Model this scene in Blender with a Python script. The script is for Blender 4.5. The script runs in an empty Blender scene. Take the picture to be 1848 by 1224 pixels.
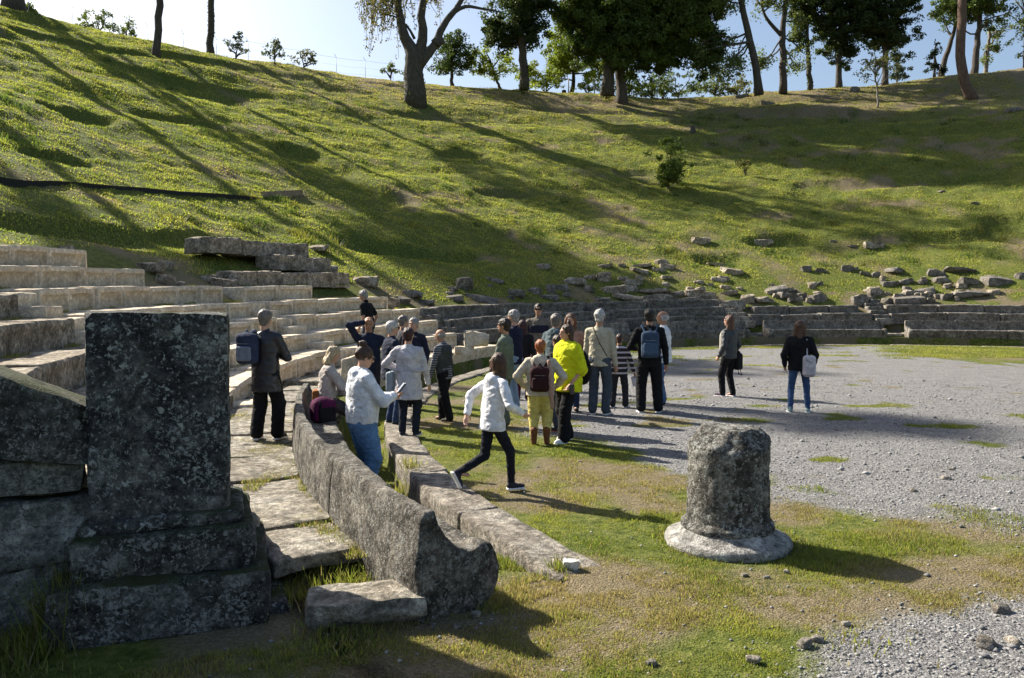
import bpy, math, random
import numpy as np
from mathutils import Vector, Matrix
random.seed(7); rng = np.random.default_rng(7)
SC = bpy.context.scene; COL = SC.collection

# ---------------------------------------------------------------- camera
FPX = 1440.0; CAMZ = 2.0; HOR = 541.0
PITCH = math.atan((612 - HOR) / FPX)
cd = bpy.data.cameras.new('camera'); cam = bpy.data.objects.new('camera', cd); COL.objects.link(cam)
cam.location = (0, 0, CAMZ); cam.rotation_euler = (math.pi / 2 - PITCH, 0, 0)
cd.sensor_width = 36; cd.lens = FPX / 1848 * 36; cd.clip_end = 3000; cd.clip_start = .05
SC.camera = cam
SC.render.resolution_x = 1024; SC.render.resolution_y = 678
# ---------------------------------------------------------------- light
SUN_EL = math.radians(37); SAX, SAY = -.80, .60            # horizontal direction towards the sun
w = bpy.data.worlds.new('World'); SC.world = w; w.use_nodes = True
nt = w.node_tree; sky = nt.nodes.new('ShaderNodeTexSky'); sky.sky_type = 'NISHITA'; sky.sun_disc = False
sky.sun_elevation = SUN_EL; sky.sun_rotation = math.atan2(SAX, SAY)
sky.dust_density = 2.2; sky.air_density = 1.0; sky.ozone_density = 1.0
nt.links.new(sky.outputs[0], nt.nodes['Background'].inputs[0]); nt.nodes['Background'].inputs[1].default_value = .074
ld = bpy.data.lights.new('sun', 'SUN'); sun = bpy.data.objects.new('sun', ld); COL.objects.link(sun)
ld.energy = 5.0; ld.angle = math.radians(.8); ld.color = (1, .93, .80)
sun.rotation_euler = Vector((-SAX * math.cos(SUN_EL), -SAY * math.cos(SUN_EL), -math.sin(SUN_EL))).to_track_quat('-Z', 'Y').to_euler()
SC.view_settings.view_transform = 'Standard'; SC.view_settings.look = 'None'; SC.view_settings.gamma = 1
SC.view_settings.use_curve_mapping = False
SC.view_settings.exposure = 1.25
SC.cycles.max_bounces = 6; SC.cycles.transparent_max_bounces = 8

# ---------------------------------------------------------------- helpers: pixels (of the 1848 wide photo) to points
def ray(px, py):
    x = (px - 924) / FPX; u = -(py - 612) / FPX
    c, s = math.cos(PITCH), math.sin(PITCH)
    v = np.array([x, c + u * s, -s + u * c]); return v / v[1]
def at(px, py, z=0.0):
    v = ray(px, py); t = (z - CAMZ) / v[2]; return np.array([v[0] * t, v[1] * t, z])
def atd(px, py, Y):
    v = ray(px, py) * Y; v[2] += CAMZ; return v
# ---------------------------------------------------------------- noise
def _h(ix, iy, iz, seed):
    n = (ix.astype(np.int64) * 374761393 + iy.astype(np.int64) * 668265263 + iz.astype(np.int64) * 2147483647 + seed * 1442695041) & 0xffffffff
    n = ((n ^ (n >> 13)) * 1274126177) & 0xffffffff
    n = ((n ^ (n >> 16)) * 2246822519) & 0xffffffff
    return ((n ^ (n >> 15)) & 0xffff) / 32767.5 - 1
def vn(x, y, z=None, seed=0):
    x = np.asarray(x, float); y = np.asarray(y, float); z = np.zeros_like(x) if z is None else np.asarray(z, float)
    ix, iy, iz = np.floor(x), np.floor(y), np.floor(z); fx, fy, fz = x - ix, y - iy, z - iz
    fx, fy, fz = [f * f * (3 - 2 * f) for f in (fx, fy, fz)]
    o = 0
    for a in (0, 1):
        for b in (0, 1):
            for c in (0, 1):
                o = o + _h(ix + a, iy + b, iz + c, seed) * (fx if a else 1 - fx) * (fy if b else 1 - fy) * (fz if c else 1 - fz)
    return o
def rough(V, amp, scale, seed=0):
    V = np.asarray(V, float); P = V / scale
    return V + amp * np.stack([vn(P[:, 0], P[:, 1], P[:, 2], seed + i * 17) for i in range(3)], 1)
def sst(a, b, x):
    t = np.clip((np.asarray(x, float) - a) / (b - a), 0, 1); return t * t * (3 - 2 * t)
# ---------------------------------------------------------------- objects
def tag(o, label=None, cat=None, group=None, kind=None):
    if label: o['label'] = label
    if cat: o['category'] = cat
    if group: o['group'] = group
    if kind: o['kind'] = kind
    return o
def empty(name, loc=(0, 0, 0), rz=0):
    o = bpy.data.objects.new(name, None); COL.objects.link(o); o.location = loc; o.rotation_euler = (0, 0, rz); o.empty_display_size = .1
    return o
def mk(name, V, F, mat, parent=None, smooth=True, loc=None, rz=0, col=None):
    me = bpy.data.meshes.new(name)
    V = np.asarray(V, np.float32)
    if isinstance(F, np.ndarray):
        k = F.shape[1]; n = len(F)
        me.vertices.add(len(V)); me.vertices.foreach_set('co', V.ravel())
        me.loops.add(n * k); me.loops.foreach_set('vertex_index', F.astype(np.int32).ravel())
        me.polygons.add(n); me.polygons.foreach_set('loop_start', np.arange(0, n * k, k, dtype=np.int32))
        me.update(calc_edges=True)
    else:
        me.from_pydata(V.tolist(), [], F)
    if smooth: me.polygons.foreach_set('use_smooth', [True] * len(me.polygons))
    if col is not None:
        a = me.color_attributes.new('Col', 'FLOAT_COLOR', 'POINT')
        c = np.ones((len(V), 4), np.float32); c[:, :col.shape[1]] = col; a.data.foreach_set('color', c.ravel())
    me.validate() if not isinstance(F, np.ndarray) else None
    me.materials.append(mat)
    o = bpy.data.objects.new(name, me); COL.objects.link(o)
    if parent: o.parent = parent
    if loc is not None: o.location = [float(q) for q in loc]
    if rz: o.rotation_euler = (0, 0, rz)
    return o
class MB:
    """collects shapes of one part"""
    def __init__(s): s.V = []; s.F = []; s.n = 0
    def add(s, V, F):
        s.V.append(np.asarray(V, float)); s.F += [tuple(int(i) + s.n for i in f) for f in F]; s.n += len(V)
    def tube(s, pts, rad, n=8, cap=True):
        pts = np.asarray(pts, float); m = len(pts); rad = np.ones(m) * rad if np.isscalar(rad) else np.asarray(rad)
        T = np.gradient(pts, axis=0); T /= np.linalg.norm(T, axis=1)[:, None] + 1e-9
        ref = np.array([0, 0, 1.]) if abs(T[:, 2]).mean() < .8 else np.array([1., 0, 0])
        A = np.cross(T, ref); A /= np.linalg.norm(A, axis=1)[:, None] + 1e-9; B = np.cross(T, A)
        a = np.arange(n) / n * 2 * math.pi
        V = pts[:, None] + rad[:, None, None] * (np.cos(a)[None, :, None] * A[:, None] + np.sin(a)[None, :, None] * B[:, None])
        F = [(i * n + j, i * n + (j + 1) % n, (i + 1) * n + (j + 1) % n, (i + 1) * n + j) for i in range(m - 1) for j in range(n)]
        if cap: F += [tuple(range(n - 1, -1, -1)), tuple((m - 1) * n + j for j in range(n))]
        s.add(V.reshape(-1, 3), F)
    def box(s, c, h, R=None):
        V = np.array([[x, y, z] for x in (-1, 1) for y in (-1, 1) for z in (-1, 1)], float) * h
        if R is not None: V = V @ np.asarray(R).T
        s.add(V + np.asarray(c), [(0, 1, 3, 2), (4, 6, 7, 5), (0, 4, 5, 1), (2, 3, 7, 6), (0, 2, 6, 4), (1, 5, 7, 3)])
    def build(s, name, mat, parent=None, **k):
        return mk(name, np.concatenate(s.V), s.F, mat, parent, **k)
def lathe(prof, n=48):
    prof = np.asarray(prof, float); a = np.arange(n) / n * 2 * math.pi
    V = np.stack([prof[:, 0][:, None] * np.cos(a), prof[:, 0][:, None] * np.sin(a), np.repeat(prof[:, 1][:, None], n, 1)], 2).reshape(-1, 3)
    m = len(prof)
    F = [(i * n + j, i * n + (j + 1) % n, (i + 1) * n + (j + 1) % n, (i + 1) * n + j) for i in range(m - 1) for j in range(n)]
    return V, F
def resample(P, step, closed=True):
    P = [np.asarray(p, float) for p in P]; out = []
    m = len(P)
    for i in range(m if closed else m - 1):
        a, b = P[i], P[(i + 1) % m]; k = max(1, int(np.linalg.norm(b - a) / step + .5))
        out += [a + (b - a) * j / k for j in range(k)]
    if not closed: out.append(P[-1])
    return np.array(out)
def smoothline(P, n):
    P = np.asarray(P, float); m = len(P); t = np.linspace(0, m - 1, n); out = []
    for q in t:
        i = min(int(q), m - 2); f = q - i
        p0, p1, p2, p3 = P[max(i - 1, 0)], P[i], P[i + 1], P[min(i + 2, m - 1)]
        out.append(.5 * ((2 * p1) + (-p0 + p2) * f + (2 * p0 - 5 * p1 + 4 * p2 - p3) * f * f + (-p0 + 3 * p1 - 3 * p2 + p3) * f ** 3))
    return np.array(out)

# ---------------------------------------------------------------- materials
def newmat(name):
    m = bpy.data.materials.new(name); m.use_nodes = True; nt = m.node_tree
    return m, nt, nt.nodes['Principled BSDF']
def nd(nt, t, **k):
    n = nt.nodes.new(t)
    for a, b in k.items():
        if a[0] == '_': n.inputs[a[1:]].default_value = b
        else: setattr(n, a, b)
    return n
def noise(nt, co, sc, det=5, rough_=.6, dist=0):
    n = nd(nt, 'ShaderNodeTexNoise', _Scale=sc, _Detail=det, _Roughness=rough_, _Distortion=dist); nt.links.new(co, n.inputs['Vector']); return n.outputs[0]
def ramp(nt, x, stops):
    r = nt.nodes.new('ShaderNodeValToRGB'); nt.links.new(x, r.inputs[0]); e = r.color_ramp.elements
    while len(e) < len(stops): e.new(.5)
    for el, (p, c) in zip(e, stops): el.position = p; el.color = (*c, 1) if len(c) == 3 else c
    return r.outputs[0]
def g1(v): return (v, v, v)
def mix(nt, f, a, b, mode='MIX'):
    m = nt.nodes.new('ShaderNodeMix'); m.data_type = 'RGBA'; m.blend_type = mode
    for i, x in ((0, f), (6, a), (7, b)):
        if hasattr(x, 'links'): nt.links.new(x, m.inputs[i])
        elif i == 0: m.inputs[0].default_value = x
        else: m.inputs[i].default_value = (*x, 1)
    return m.outputs[2]
def bump(nt, b, h, dist, strength=1.0):
    n = nd(nt, 'ShaderNodeBump', _Distance=dist, _Strength=strength); nt.links.new(h, n.inputs['Height']); nt.links.new(n.outputs[0], b.inputs['Normal']); return n
def objco(nt):
    return nt.nodes.new('ShaderNodeNewGeometry').outputs['Position']
def mat_stone(name, dark, mid, light, lichen=None, lich=.0, moss=0.0, pit=1.0, con=1.0, crust=0., sc1=2.2):
    m, nt, b = newmat(name); co = objco(nt)
    n1 = noise(nt, co, sc1, 6, .65); n2 = noise(nt, co, 16, 6, .7); n3 = noise(nt, co, 70, 3, .6)
    c = ramp(nt, n1, [(.3, dark), (.52, mid), (.75, light)])
    c2 = mix(nt, 1.0, ramp(nt, n2, [(.36, g1(.38)), (.5, g1(.85)), (.66, g1(1.45))]), ramp(nt, noise(nt, co, 6, 5, .7), [(.38, g1(.6)), (.62, g1(1.35))]), 'MULTIPLY')
    c = mix(nt, con, c, c2, 'MULTIPLY')
    c = mix(nt, .6 * con, c, ramp(nt, n3, [(.3, g1(.45)), (.6, g1(1.15))]), 'MULTIPLY')
    if lich > 0:
        for sc, th, colr, seed in ((11, .21, lichen, 0), (30, .24, tuple(q * .8 for q in lichen), 3), (17, .2, tuple(min(1, q * .6) for q in lichen), 9)):
            mp = nd(nt, 'ShaderNodeMapping'); nt.links.new(co, mp.inputs[0]); mp.inputs[1].default_value = (seed, seed * 2, 0)
            nn = nd(nt, 'ShaderNodeTexNoise', _Scale=sc * 2.5, _Detail=2); nt.links.new(mp.outputs[0], nn.inputs[0])
            ad = nd(nt, 'ShaderNodeVectorMath', operation='SCALE'); nt.links.new(nn.outputs['Color'], ad.inputs[0]); ad.inputs['Scale'].default_value = .9 / sc
            ad2 = nd(nt, 'ShaderNodeVectorMath', operation='ADD'); nt.links.new(mp.outputs[0], ad2.inputs[0]); nt.links.new(ad.outputs[0], ad2.inputs[1])
            v = nd(nt, 'ShaderNodeTexVoronoi', _Scale=sc); nt.links.new(ad2.outputs[0], v.inputs['Vector'])
            big = noise(nt, co, 1.7 + seed * .3, 3)
            thn = nd(nt, 'ShaderNodeMath', operation='MULTIPLY_ADD'); nt.links.new(big, thn.inputs[0]); thn.inputs[1].default_value = 1.4 * th * lich * 1.2; thn.inputs[2].default_value = .05 * th
            s = nd(nt, 'ShaderNodeMath', operation='SUBTRACT'); nt.links.new(thn.outputs[0], s.inputs[0]); nt.links.new(v.outputs['Distance'], s.inputs[1])
            f = ramp(nt, s.outputs[0], [(0.0, g1(0)), (.05, g1(.85))])
            rnd = nt.nodes.new('ShaderNodeSeparateColor'); nt.links.new(v.outputs['Color'], rnd.inputs[0])
            vis = ramp(nt, rnd.outputs[0], [(.45, g1(0)), (.55, g1(1))])
            c = mix(nt, mix(nt, 1.0, f, vis, 'MULTIPLY'), c, colr)
    if crust > 0:
        cr = noise(nt, co, 34, 6, .75, .6); cb = noise(nt, co, 4.5, 4, .6)
        ad = nd(nt, 'ShaderNodeMath', operation='MULTIPLY_ADD'); nt.links.new(cb, ad.inputs[0]); ad.inputs[1].default_value = .35; nt.links.new(cr, ad.inputs[2])
        c = mix(nt, ramp(nt, ad.outputs[0], [(.74 - .06 * crust, g1(0)), (.79 - .06 * crust, g1(.8))]), c, tuple(.85 * q for q in (lichen or (.4, .4, .38))))
        dk = noise(nt, co, 21, 5, .7, .4); c = mix(nt, ramp(nt, dk, [(.36, g1(.75)), (.43, g1(0))]), c, tuple(.5 * q for q in dark))
    if moss > 0:
        gm = nt.nodes.new('ShaderNodeNewGeometry'); sp = nt.nodes.new('ShaderNodeSeparateXYZ'); nt.links.new(gm.outputs['Normal'], sp.inputs[0])
        up = nd(nt, 'ShaderNodeMath', operation='MULTIPLY'); nt.links.new(sp.outputs[2], up.inputs[0]); nt.links.new(ramp(nt, noise(nt, co, 3, 5), [(.5 - moss * .2, g1(0)), (.62, g1(1))]), up.inputs[1])
        c = mix(nt, up.outputs[0], c, (.035, .045, .012))
    nt.links.new(c, b.inputs['Base Color']); b.inputs['Roughness'].default_value = .93; b.inputs['Specular IOR Level'].default_value = .2
    hs = nd(nt, 'ShaderNodeMath', operation='ADD'); nt.links.new(n2, hs.inputs[0]); h3 = nd(nt, 'ShaderNodeMath', operation='MULTIPLY'); nt.links.new(n3, h3.inputs[0]); h3.inputs[1].default_value = .45; nt.links.new(h3.outputs[0], hs.inputs[1])
    bump(nt, b, hs.outputs[0], .035 * pit)
    return m
def mat_plain(name, colr, rough_=.85, var=.25, sc=8, bmp=.004, spec=.3, bsc=None):
    m, nt, b = newmat(name); tc = nt.nodes.new('ShaderNodeTexCoord').outputs['Object']
    n = noise(nt, tc, sc, 4, .6)
    c = mix(nt, 1.0, colr, ramp(nt, n, [(.3, g1(1 - var)), (.7, g1(1 + var))]), 'MULTIPLY')
    nt.links.new(c, b.inputs['Base Color']); b.inputs['Roughness'].default_value = rough_; b.inputs['Specular IOR Level'].default_value = spec
    if bmp: bump(nt, b, noise(nt, tc, bsc or sc * 3, 4, .6, .5), bmp)
    return m
def mat_leaf(name, gain=1.0, trans=.35):
    m, nt, b = newmat(name)
    a = nd(nt, 'ShaderNodeAttribute', attribute_name='Col')
    c = mix(nt, 1.0, a.outputs[0], g1(gain), 'MULTIPLY')
    nt.links.new(c, b.inputs['Base Color']); b.inputs['Roughness'].default_value = .6; b.inputs['Specular IOR Level'].default_value = .25
    t = nt.nodes.new('ShaderNodeBsdfTranslucent'); nt.links.new(mix(nt, 1.0, c, (1.35, 1.35, .8), 'MULTIPLY'), t.inputs[0])
    ms = nt.nodes.new('ShaderNodeMixShader'); ms.inputs[0].default_value = trans
    nt.links.new(b.outputs[0], ms.inputs[1]); nt.links.new(t.outputs[0], ms.inputs[2]); nt.links.new(ms.outputs[0], nt.nodes['Material Output'].inputs[0])
    return m
def mat_cloth(c, rough_, var):
    m, nt, b = newmat('cloth'); tc = nt.nodes.new('ShaderNodeTexCoord').outputs['Object']
    f = noise(nt, tc, 11, 4, .65, .8); w_ = noise(nt, tc, 3, 3); wv = noise(nt, tc, 220, 2)
    cc = mix(nt, 1.0, c, ramp(nt, f, [(.3, g1(1 - var * 1.3)), (.7, g1(1 + var))]), 'MULTIPLY'); cc = mix(nt, 1.0, cc, ramp(nt, w_, [(.3, (.88, .9, .92)), (.7, (1.1, 1.08, 1.05))]), 'MULTIPLY')
    nt.links.new(cc, b.inputs['Base Color']); b.inputs['Roughness'].default_value = rough_; b.inputs['Specular IOR Level'].default_value = .2
    a = nd(nt, 'ShaderNodeMath', operation='MULTIPLY_ADD'); nt.links.new(wv, a.inputs[0]); a.inputs[1].default_value = .06; nt.links.new(f, a.inputs[2]); bump(nt, b, a.outputs[0], .035)
    return m
def mat_hair(c):
    m, nt, b = newmat('hair'); tc = nt.nodes.new('ShaderNodeTexCoord').outputs['Object']; mp = nd(nt, 'ShaderNodeMapping'); nt.links.new(tc, mp.inputs[0]); mp.inputs[3].default_value = (1, 1, .22)
    f = noise(nt, mp.outputs[0], 95, 3, .6, .3); cc = mix(nt, 1.0, c, ramp(nt, f, [(.35, g1(.35)), (.65, g1(1.6))]), 'MULTIPLY')
    nt.links.new(cc, b.inputs['Base Color']); b.inputs['Roughness'].default_value = .45; b.inputs['Specular IOR Level'].default_value = .4; bump(nt, b, f, .012); return m
_mc = {}
def cloth(c, rough_=.9, var=.18):
    k = (tuple(c), rough_)
    if k not in _mc: _mc[k] = mat_cloth(c, rough_, var)
    return _mc[k]
M_pale = mat_stone('pale_limestone', (.54, .44, .32), (.68, .575, .435), (.77, .69, .56), (.20, .17, .14), .35, 0, .6, .5)
M_grey = mat_stone('grey_limestone', (.10, .088, .072), (.21, .185, .155), (.36, .33, .29), (.42, .41, .38), .5, 0, 1.2, 1.0, .3)
M_brown = mat_stone('brown_limestone', (.20, .165, .125), (.37, .315, .245), (.54, .48, .40), (.10, .10, .09), .6)
M_ped = mat_stone('lichen_stone', (.035, .037, .042), (.085, .085, .086), (.22, .21, .19), (.44, .46, .44), 1.15, .2, 1.3, 1.0, .2, 3.0)
M_ped2 = mat_stone('mossy_plinth_stone', (.03, .03, .03), (.095, .094, .09), (.25, .245, .225), (.40, .41, .39), .7, 1.3, 1.3, 1.0, .4, 3.0)
M_bench = mat_stone('bench_stone', (.06, .052, .045), (.14, .125, .105), (.27, .245, .21), (.36, .36, .33), 1.0, 0, 1.2, 1.0, .45, 3.0)
M_curb = mat_stone('curb_stone', (.19, .16, .13), (.29, .26, .22), (.40, .37, .32), (.13, .12, .11), .5)
M_wall = mat_stone('wall_stone', (.15, .15, .14), (.30, .30, .28), (.46, .46, .43), (.07, .075, .07), .9, .2, 1.2, 1.0, .4)
M_col = mat_stone('column_stone', (.055, .05, .044), (.13, .12, .105), (.27, .255, .23), (.45, .46, .43), 1.1, 0, 1.3, 1.0, .5, 4.0)
M_colbase = mat_stone('column_base_stone', (.25, .24, .22), (.38, .365, .34), (.50, .48, .45), (.16, .155, .14), .5)
M_slab = mat_stone('slab_stone', (.20, .17, .13), (.33, .30, .25), (.46, .43, .38), (.15, .14, .12), .4)
M_white = mat_plain('white_stone', (.6, .58, .54), .9, .3, 20, .01)
M_leaf = mat_leaf('foliage')
M_grass = mat_leaf('grass_blades', 1.0, .5)
def mat_bark(name, c1, c2):
    m, nt, b = newmat(name); co = objco(nt); mp = nd(nt, 'ShaderNodeMapping'); nt.links.new(co, mp.inputs[0]); mp.inputs[3].default_value = (6, 6, 1.2)
    n = noise(nt, mp.outputs[0], 1.5, 5, .7, .4); nt.links.new(ramp(nt, n, [(.3, c1), (.7, c2)]), b.inputs['Base Color']); b.inputs['Roughness'].default_value = .95
    bump(nt, b, n, .12); return m
M_bark = mat_bark('bark', (.035, .027, .021), (.12, .10, .082)); M_barkl = mat_bark('pale_bark', (.12, .10, .08), (.30, .27, .23))

# ---------------------------------------------------------------- the shape of the place (theatre centre, radii, heights)
CX, CY = 15.5, 16.5
_P = [0, 60, 70, 85, 100, 120, 135, 150, 165, 180, 190, 200, 215, 230, 360]
_R = [18, 18, 17.9, 18.4, 18.9, 18.7, 18.2, 17.7, 17.4, 17.6, 17.9, 18.15, 18.6, 18.9, 18]
def Rf(p): return np.interp(p, _P, _R)
def row0(p): return 20.4 + np.interp(p, [0, 70, 85, 120, 150], [.3, .3, .6, .7, 0])
_Z = ([0, 85, 110, 130, 147, 160, 175, 187, 190, 215], [1.38, 1.38, 1.25, 1.05, .86, .76, .66, .55, .46, .46])
_D = ([0, 85, 110, 130, 147, 175, 215], [.36, .36, .37, .40, .43, .41, .41])
def z0(p): return np.interp(p, *_Z)
def rowz(p, k): return z0(p) + np.interp(p, *_D) * k
def benchz(p): return np.interp(p, [0, 120, 150, 185, 205], [.28, .28, .15, .05, 0])
def walkz(p): return benchz(p) + .2
RIM, RIMZ, PW = 72.0, 25.4, 212.25
def pol(x, y): return np.hypot(x - CX, y - CY), np.degrees(np.arctan2(y - CY, x - CX)) % 360
def pt(r, p, z=0.): a = np.radians(p); return np.stack(np.broadcast_arrays(CX + r * np.cos(a), CY + r * np.sin(a), z), -1)
def terrain(x, y, detail=True):
    x = np.asarray(x, float); y = np.asarray(y, float); r, p = pol(x, y); R = Rf(p); r0 = row0(p)
    cav = ((p < PW) | (p > 345)).astype(float) * np.where(p > 345, sst(345, 358, p), 1)
    base = vn(x / 2.5, y / 2.5, seed=3) * .02 + vn(x / .6, y / .6, seed=4) * .008
    ch = np.interp(p, [0, 206, 216, 217, 359], [.35, .33, .04, 0, 0])
    cz = sst(R - .03, R + .0, r) * (1 - sst(R + .68, R + .72, r))
    z = base - ch * cz
    wk = benchz(p) + .06 + vn(x / 1.5, y / 1.5, seed=5) * .03
    f = sst(R + .69, R + .75, r); fw = cav
    z = z * (1 - f * fw) + wk * f * fw
    zA = z0(p) - .45
    s = (RIMZ - zA) / (RIM - r0); h = zA + (r - r0) * s
    t = np.clip((r - r0) / (RIM - r0), 0, 1)
    # terraces running along the slope, hummocks
    u = p * .55; hump = sst(25.5, 30, r)
    h = h + hump * (.50 * vn(u / 5.5, r / 3.6, seed=11) * (.25 + .9 * t ** 2) - .5 * sst(.45, .8, vn(u / 4.5, r / 2.6, seed=17)) + .11 * vn(u / 1.8, r / 1.3, seed=12) + .06 * vn(x / .9, y / .9, seed=13) + .05 * vn(x / .42, y / .42, seed=14))
    h = h - 1.0 * np.sin(t * math.pi) * hump * .6
    over = r - RIM
    crest = RIMZ + np.interp(p, [60, 84, 97, 110, 125, 140, 150, 160], [0.6, -.1, -.3, .1, .3, .2, 0, 0]) + .35 * vn(p / 3, p * 0, seed=15) + .12 * vn(p * 1.5, p * 0, seed=19)
    k = 1.6; hh = np.where(r > RIM + 14, crest - .12 * (r - RIM - 14), crest)
    d = h - hh; h = np.where(r > r0, hh + np.where(d > 12 * k, 0, -k * np.log1p(np.exp(-np.clip(d, -30, 30) / k))), h)
    z = np.where((r > r0 - .02) & (cav > 0), h * cav + base * (1 - cav), z)
    return z
def atT(px, py):
    v = ray(px, py); Y = np.arange(3, 120, .05); X = v[0] * Y; Z = CAMZ + v[2] * Y; T = terrain(X, Y)
    i = np.argmax(Z < T); 
    if i == 0: i = np.argmin(np.abs(np.hypot(X - CX, Y - CY) - RIM - 2) + (Y < 25) * 99)
    return np.array([X[i], Y[i], T[i]])
def ppm(Y): return FPX / Y
ORD = ['first', 'second', 'third', 'fourth', 'fifth', 'sixth', 'seventh', 'eighth', 'ninth', 'tenth', 'eleventh', 'twelfth', 'thirteenth', 'fourteenth', 'fifteenth', 'sixteenth', 'seventeenth', 'eighteenth', 'nineteenth', 'twentieth', 'twenty-first', 'twenty-second', 'twenty-third', 'twenty-fourth', 'twenty-fifth', 'twenty-sixth', 'twenty-seventh', 'twenty-eighth', 'twenty-ninth', 'thirtieth'] + ['thirty-' + q for q in ('first', 'second', 'third', 'fourth', 'fifth', 'sixth', 'seventh', 'eighth', 'ninth')] + ['fortieth'] + ['forty-' + q for q in ('first', 'second', 'third', 'fourth', 'fifth', 'sixth', 'seventh', 'eighth', 'ninth')]

# ---------------------------------------------------------------- ground
def gravel_mask(x, y):
    r, p = pol(x, y); R = Rf(p)
    edge = np.interp(p, [0, 75, 90, 130, 150, 170, 190, 205, 215, 225, 240, 360], [2.0, 3.2, 1.3, 1.3, 2.3, 2.6, 2.6, 2.9, 3.4, 4.2, 5.5, 3])
    n = vn(x / 1.1, y / 1.1, seed=21) * .7 + vn(x / .4, y / .4, seed=22) * .35
    g = sst(-.7, .5, (R - r) - edge + n)
    g = g * (1 - .85 * sst(.5, .72, vn(x / .8, y / .55, seed=27)))
    e = np.hypot((x - 4.3) / 2.9, (y - 4.0) / 1.55); g = np.maximum(g, 1 - sst(.6, 1.15, e + .3 * n))
    e2 = np.hypot((x - 18.2) / 4.6, (y - 28.6) / 4.6); g = g * (1 - .0 * (e2 < 1)); g = g * sst(.75, 1.1, e2 + .2 * n)
    return np.where(r > R + .1, np.where((p > PW) | (p < 200), g * (p > PW), 0), g)
def dry_mask(x, y):
    r, p = pol(x, y)
    n = .5 + .5 * (vn(x / 1.3, y / 1.3, seed=31) * .6 + vn(x / .45, y / .45, seed=32) * .4)
    d = sst(.42, .82, n) * .75
    d = np.maximum(d, (1 - sst(.5, 1.2, np.hypot((x - .55) / 1.3, (y - 5.45) / .9) + .4 * n)))
    hill = r > 24
    far = (1 - sst(112, 140, p)) * (.10 + .45 * sst(50, 70, r))
    nh = .5 + .5 * (vn(p * .55 / 3, r / 2.2, seed=33) * .6 + vn(x / 1.1, y / 1.1, seed=34) * .5)
    return np.where(hill, np.clip(sst(.55, .95, nh) * .55 + far * (.5 + nh), 0, 1), d)
def build_ground():
    ph = np.unique(np.concatenate([np.arange(0, 60, 1.2), np.arange(60, 211.9, .2), np.array([212.0, 212.15, 212.24, 212.26, 212.4, 212.7, 213, 213.3]), np.arange(213.6, 240, .3), np.arange(240, 360.1, 1.5)]))
    off = np.concatenate([[-.5, -.45, -.3, -.1, -.03, 0, .12, .4, .6, .68, .72, .76, 1.0, 1.4, 1.8]])
    inner = np.concatenate([np.linspace(0, 6, 10), np.linspace(6.6, 12, 14), np.linspace(12.3, 17, 22)[:-1]])
    rows = np.concatenate([np.arange(-.05, 6, .25), np.arange(6, 30, .32), np.arange(30, 54, .42), np.arange(54, 75, 1.0), [80, 95, 130, 200, 320]])
    R = Rf(ph); r0 = row0(ph)
    A = [inner[:, None] / 17 * (R[None] - .52), R[None] + off[:, None], r0[None] + rows[:, None]]
    RR = np.concatenate(A, 0); PP = np.repeat(ph[None], RR.shape[0], 0)
    X = CX + RR * np.cos(np.radians(PP)); Y = CY + RR * np.sin(np.radians(PP)); Z = terrain(X, Y)
    n, m = RR.shape; V = np.stack([X, Y, Z], 2).reshape(-1, 3)
    i, j = np.meshgrid(np.arange(n - 1), np.arange(m - 1), indexing='ij'); q = i * m + j
    F = np.stack([q, q + m, q + m + 1, q + 1], 2).reshape(-1, 4)
    col = np.stack([gravel_mask(X, Y), dry_mask(X, Y), sst(24, 28, RR)], 2).reshape(-1, 3)
    m_, nt, b = newmat('ground'); co = objco(nt)
    a = nd(nt, 'ShaderNodeAttribute', attribute_name='Col'); sp = nt.nodes.new('ShaderNodeSeparateColor'); nt.links.new(a.outputs[0], sp.inputs[0])
    def th(x, n, lo, hi, amt=.6):
        ad = nd(nt, 'ShaderNodeMath', operation='MULTIPLY_ADD'); nt.links.new(n, ad.inputs[0]); ad.inputs[1].default_value = amt; nt.links.new(x, ad.inputs[2])
        return ramp(nt, ad.outputs[0], [(lo, g1(0)), (hi, g1(1))])
    nf = noise(nt, co, 9, 6, .7); nm = noise(nt, co, 2.5, 5, .6); nv = noise(nt, co, 45, 4, .7); nl = noise(nt, co, .35, 5, .6)
    grass = ramp(nt, nf, [(.3, (.035, .055, .012)), (.5, (.12, .14, .03)), (.72, (.25, .24, .08))])
    grass = mix(nt, .5, grass, ramp(nt, nl, [(.35, (.6, .8, .6)), (.65, (1.3, 1.15, 1.0))]), 'MULTIPLY')
    dryc = ramp(nt, nv, [(.3, (.11, .085, .055)), (.55, (.22, .18, .11)), (.75, (.36, .30, .20))])
    c = mix(nt, th(sp.outputs[1], nf, .45, .85), grass, dryc)
    vo = nd(nt, 'ShaderNodeTexVoronoi', _Scale=60.0); nt.links.new(co, vo.inputs['Vector']); sv = nt.nodes.new('ShaderNodeSeparateColor'); nt.links.new(vo.outputs['Color'], sv.inputs[0])
    gr = ramp(nt, sv.outputs[0], [(0, (.13, .13, .135)), (.5, (.225, .223, .228)), (.85, (.31, .308, .312)), (1, (.44, .435, .425))])
    gr = mix(nt, .55, gr, ramp(nt, noise(nt, co, 150, 3), [(.3, g1(.55)), (.7, g1(1.3))]), 'MULTIPLY')
    gr = mix(nt, .6, gr, ramp(nt, nm, [(.3, (.72, .70, .68)), (.7, (1.15, 1.13, 1.1))]), 'MULTIPLY')
    gr = mix(nt, ramp(nt, noise(nt, co, .8, 6, .7), [(.58, g1(0)), (.75, g1(.55))]), gr, (.13, .10, .06))
    c = mix(nt, th(sp.outputs[0], nf, .55, .95), c, gr)
    nt.links.new(c, b.inputs['Base Color']); b.inputs['Roughness'].default_value = .95; b.inputs['Specular IOR Level'].default_value = .15
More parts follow.
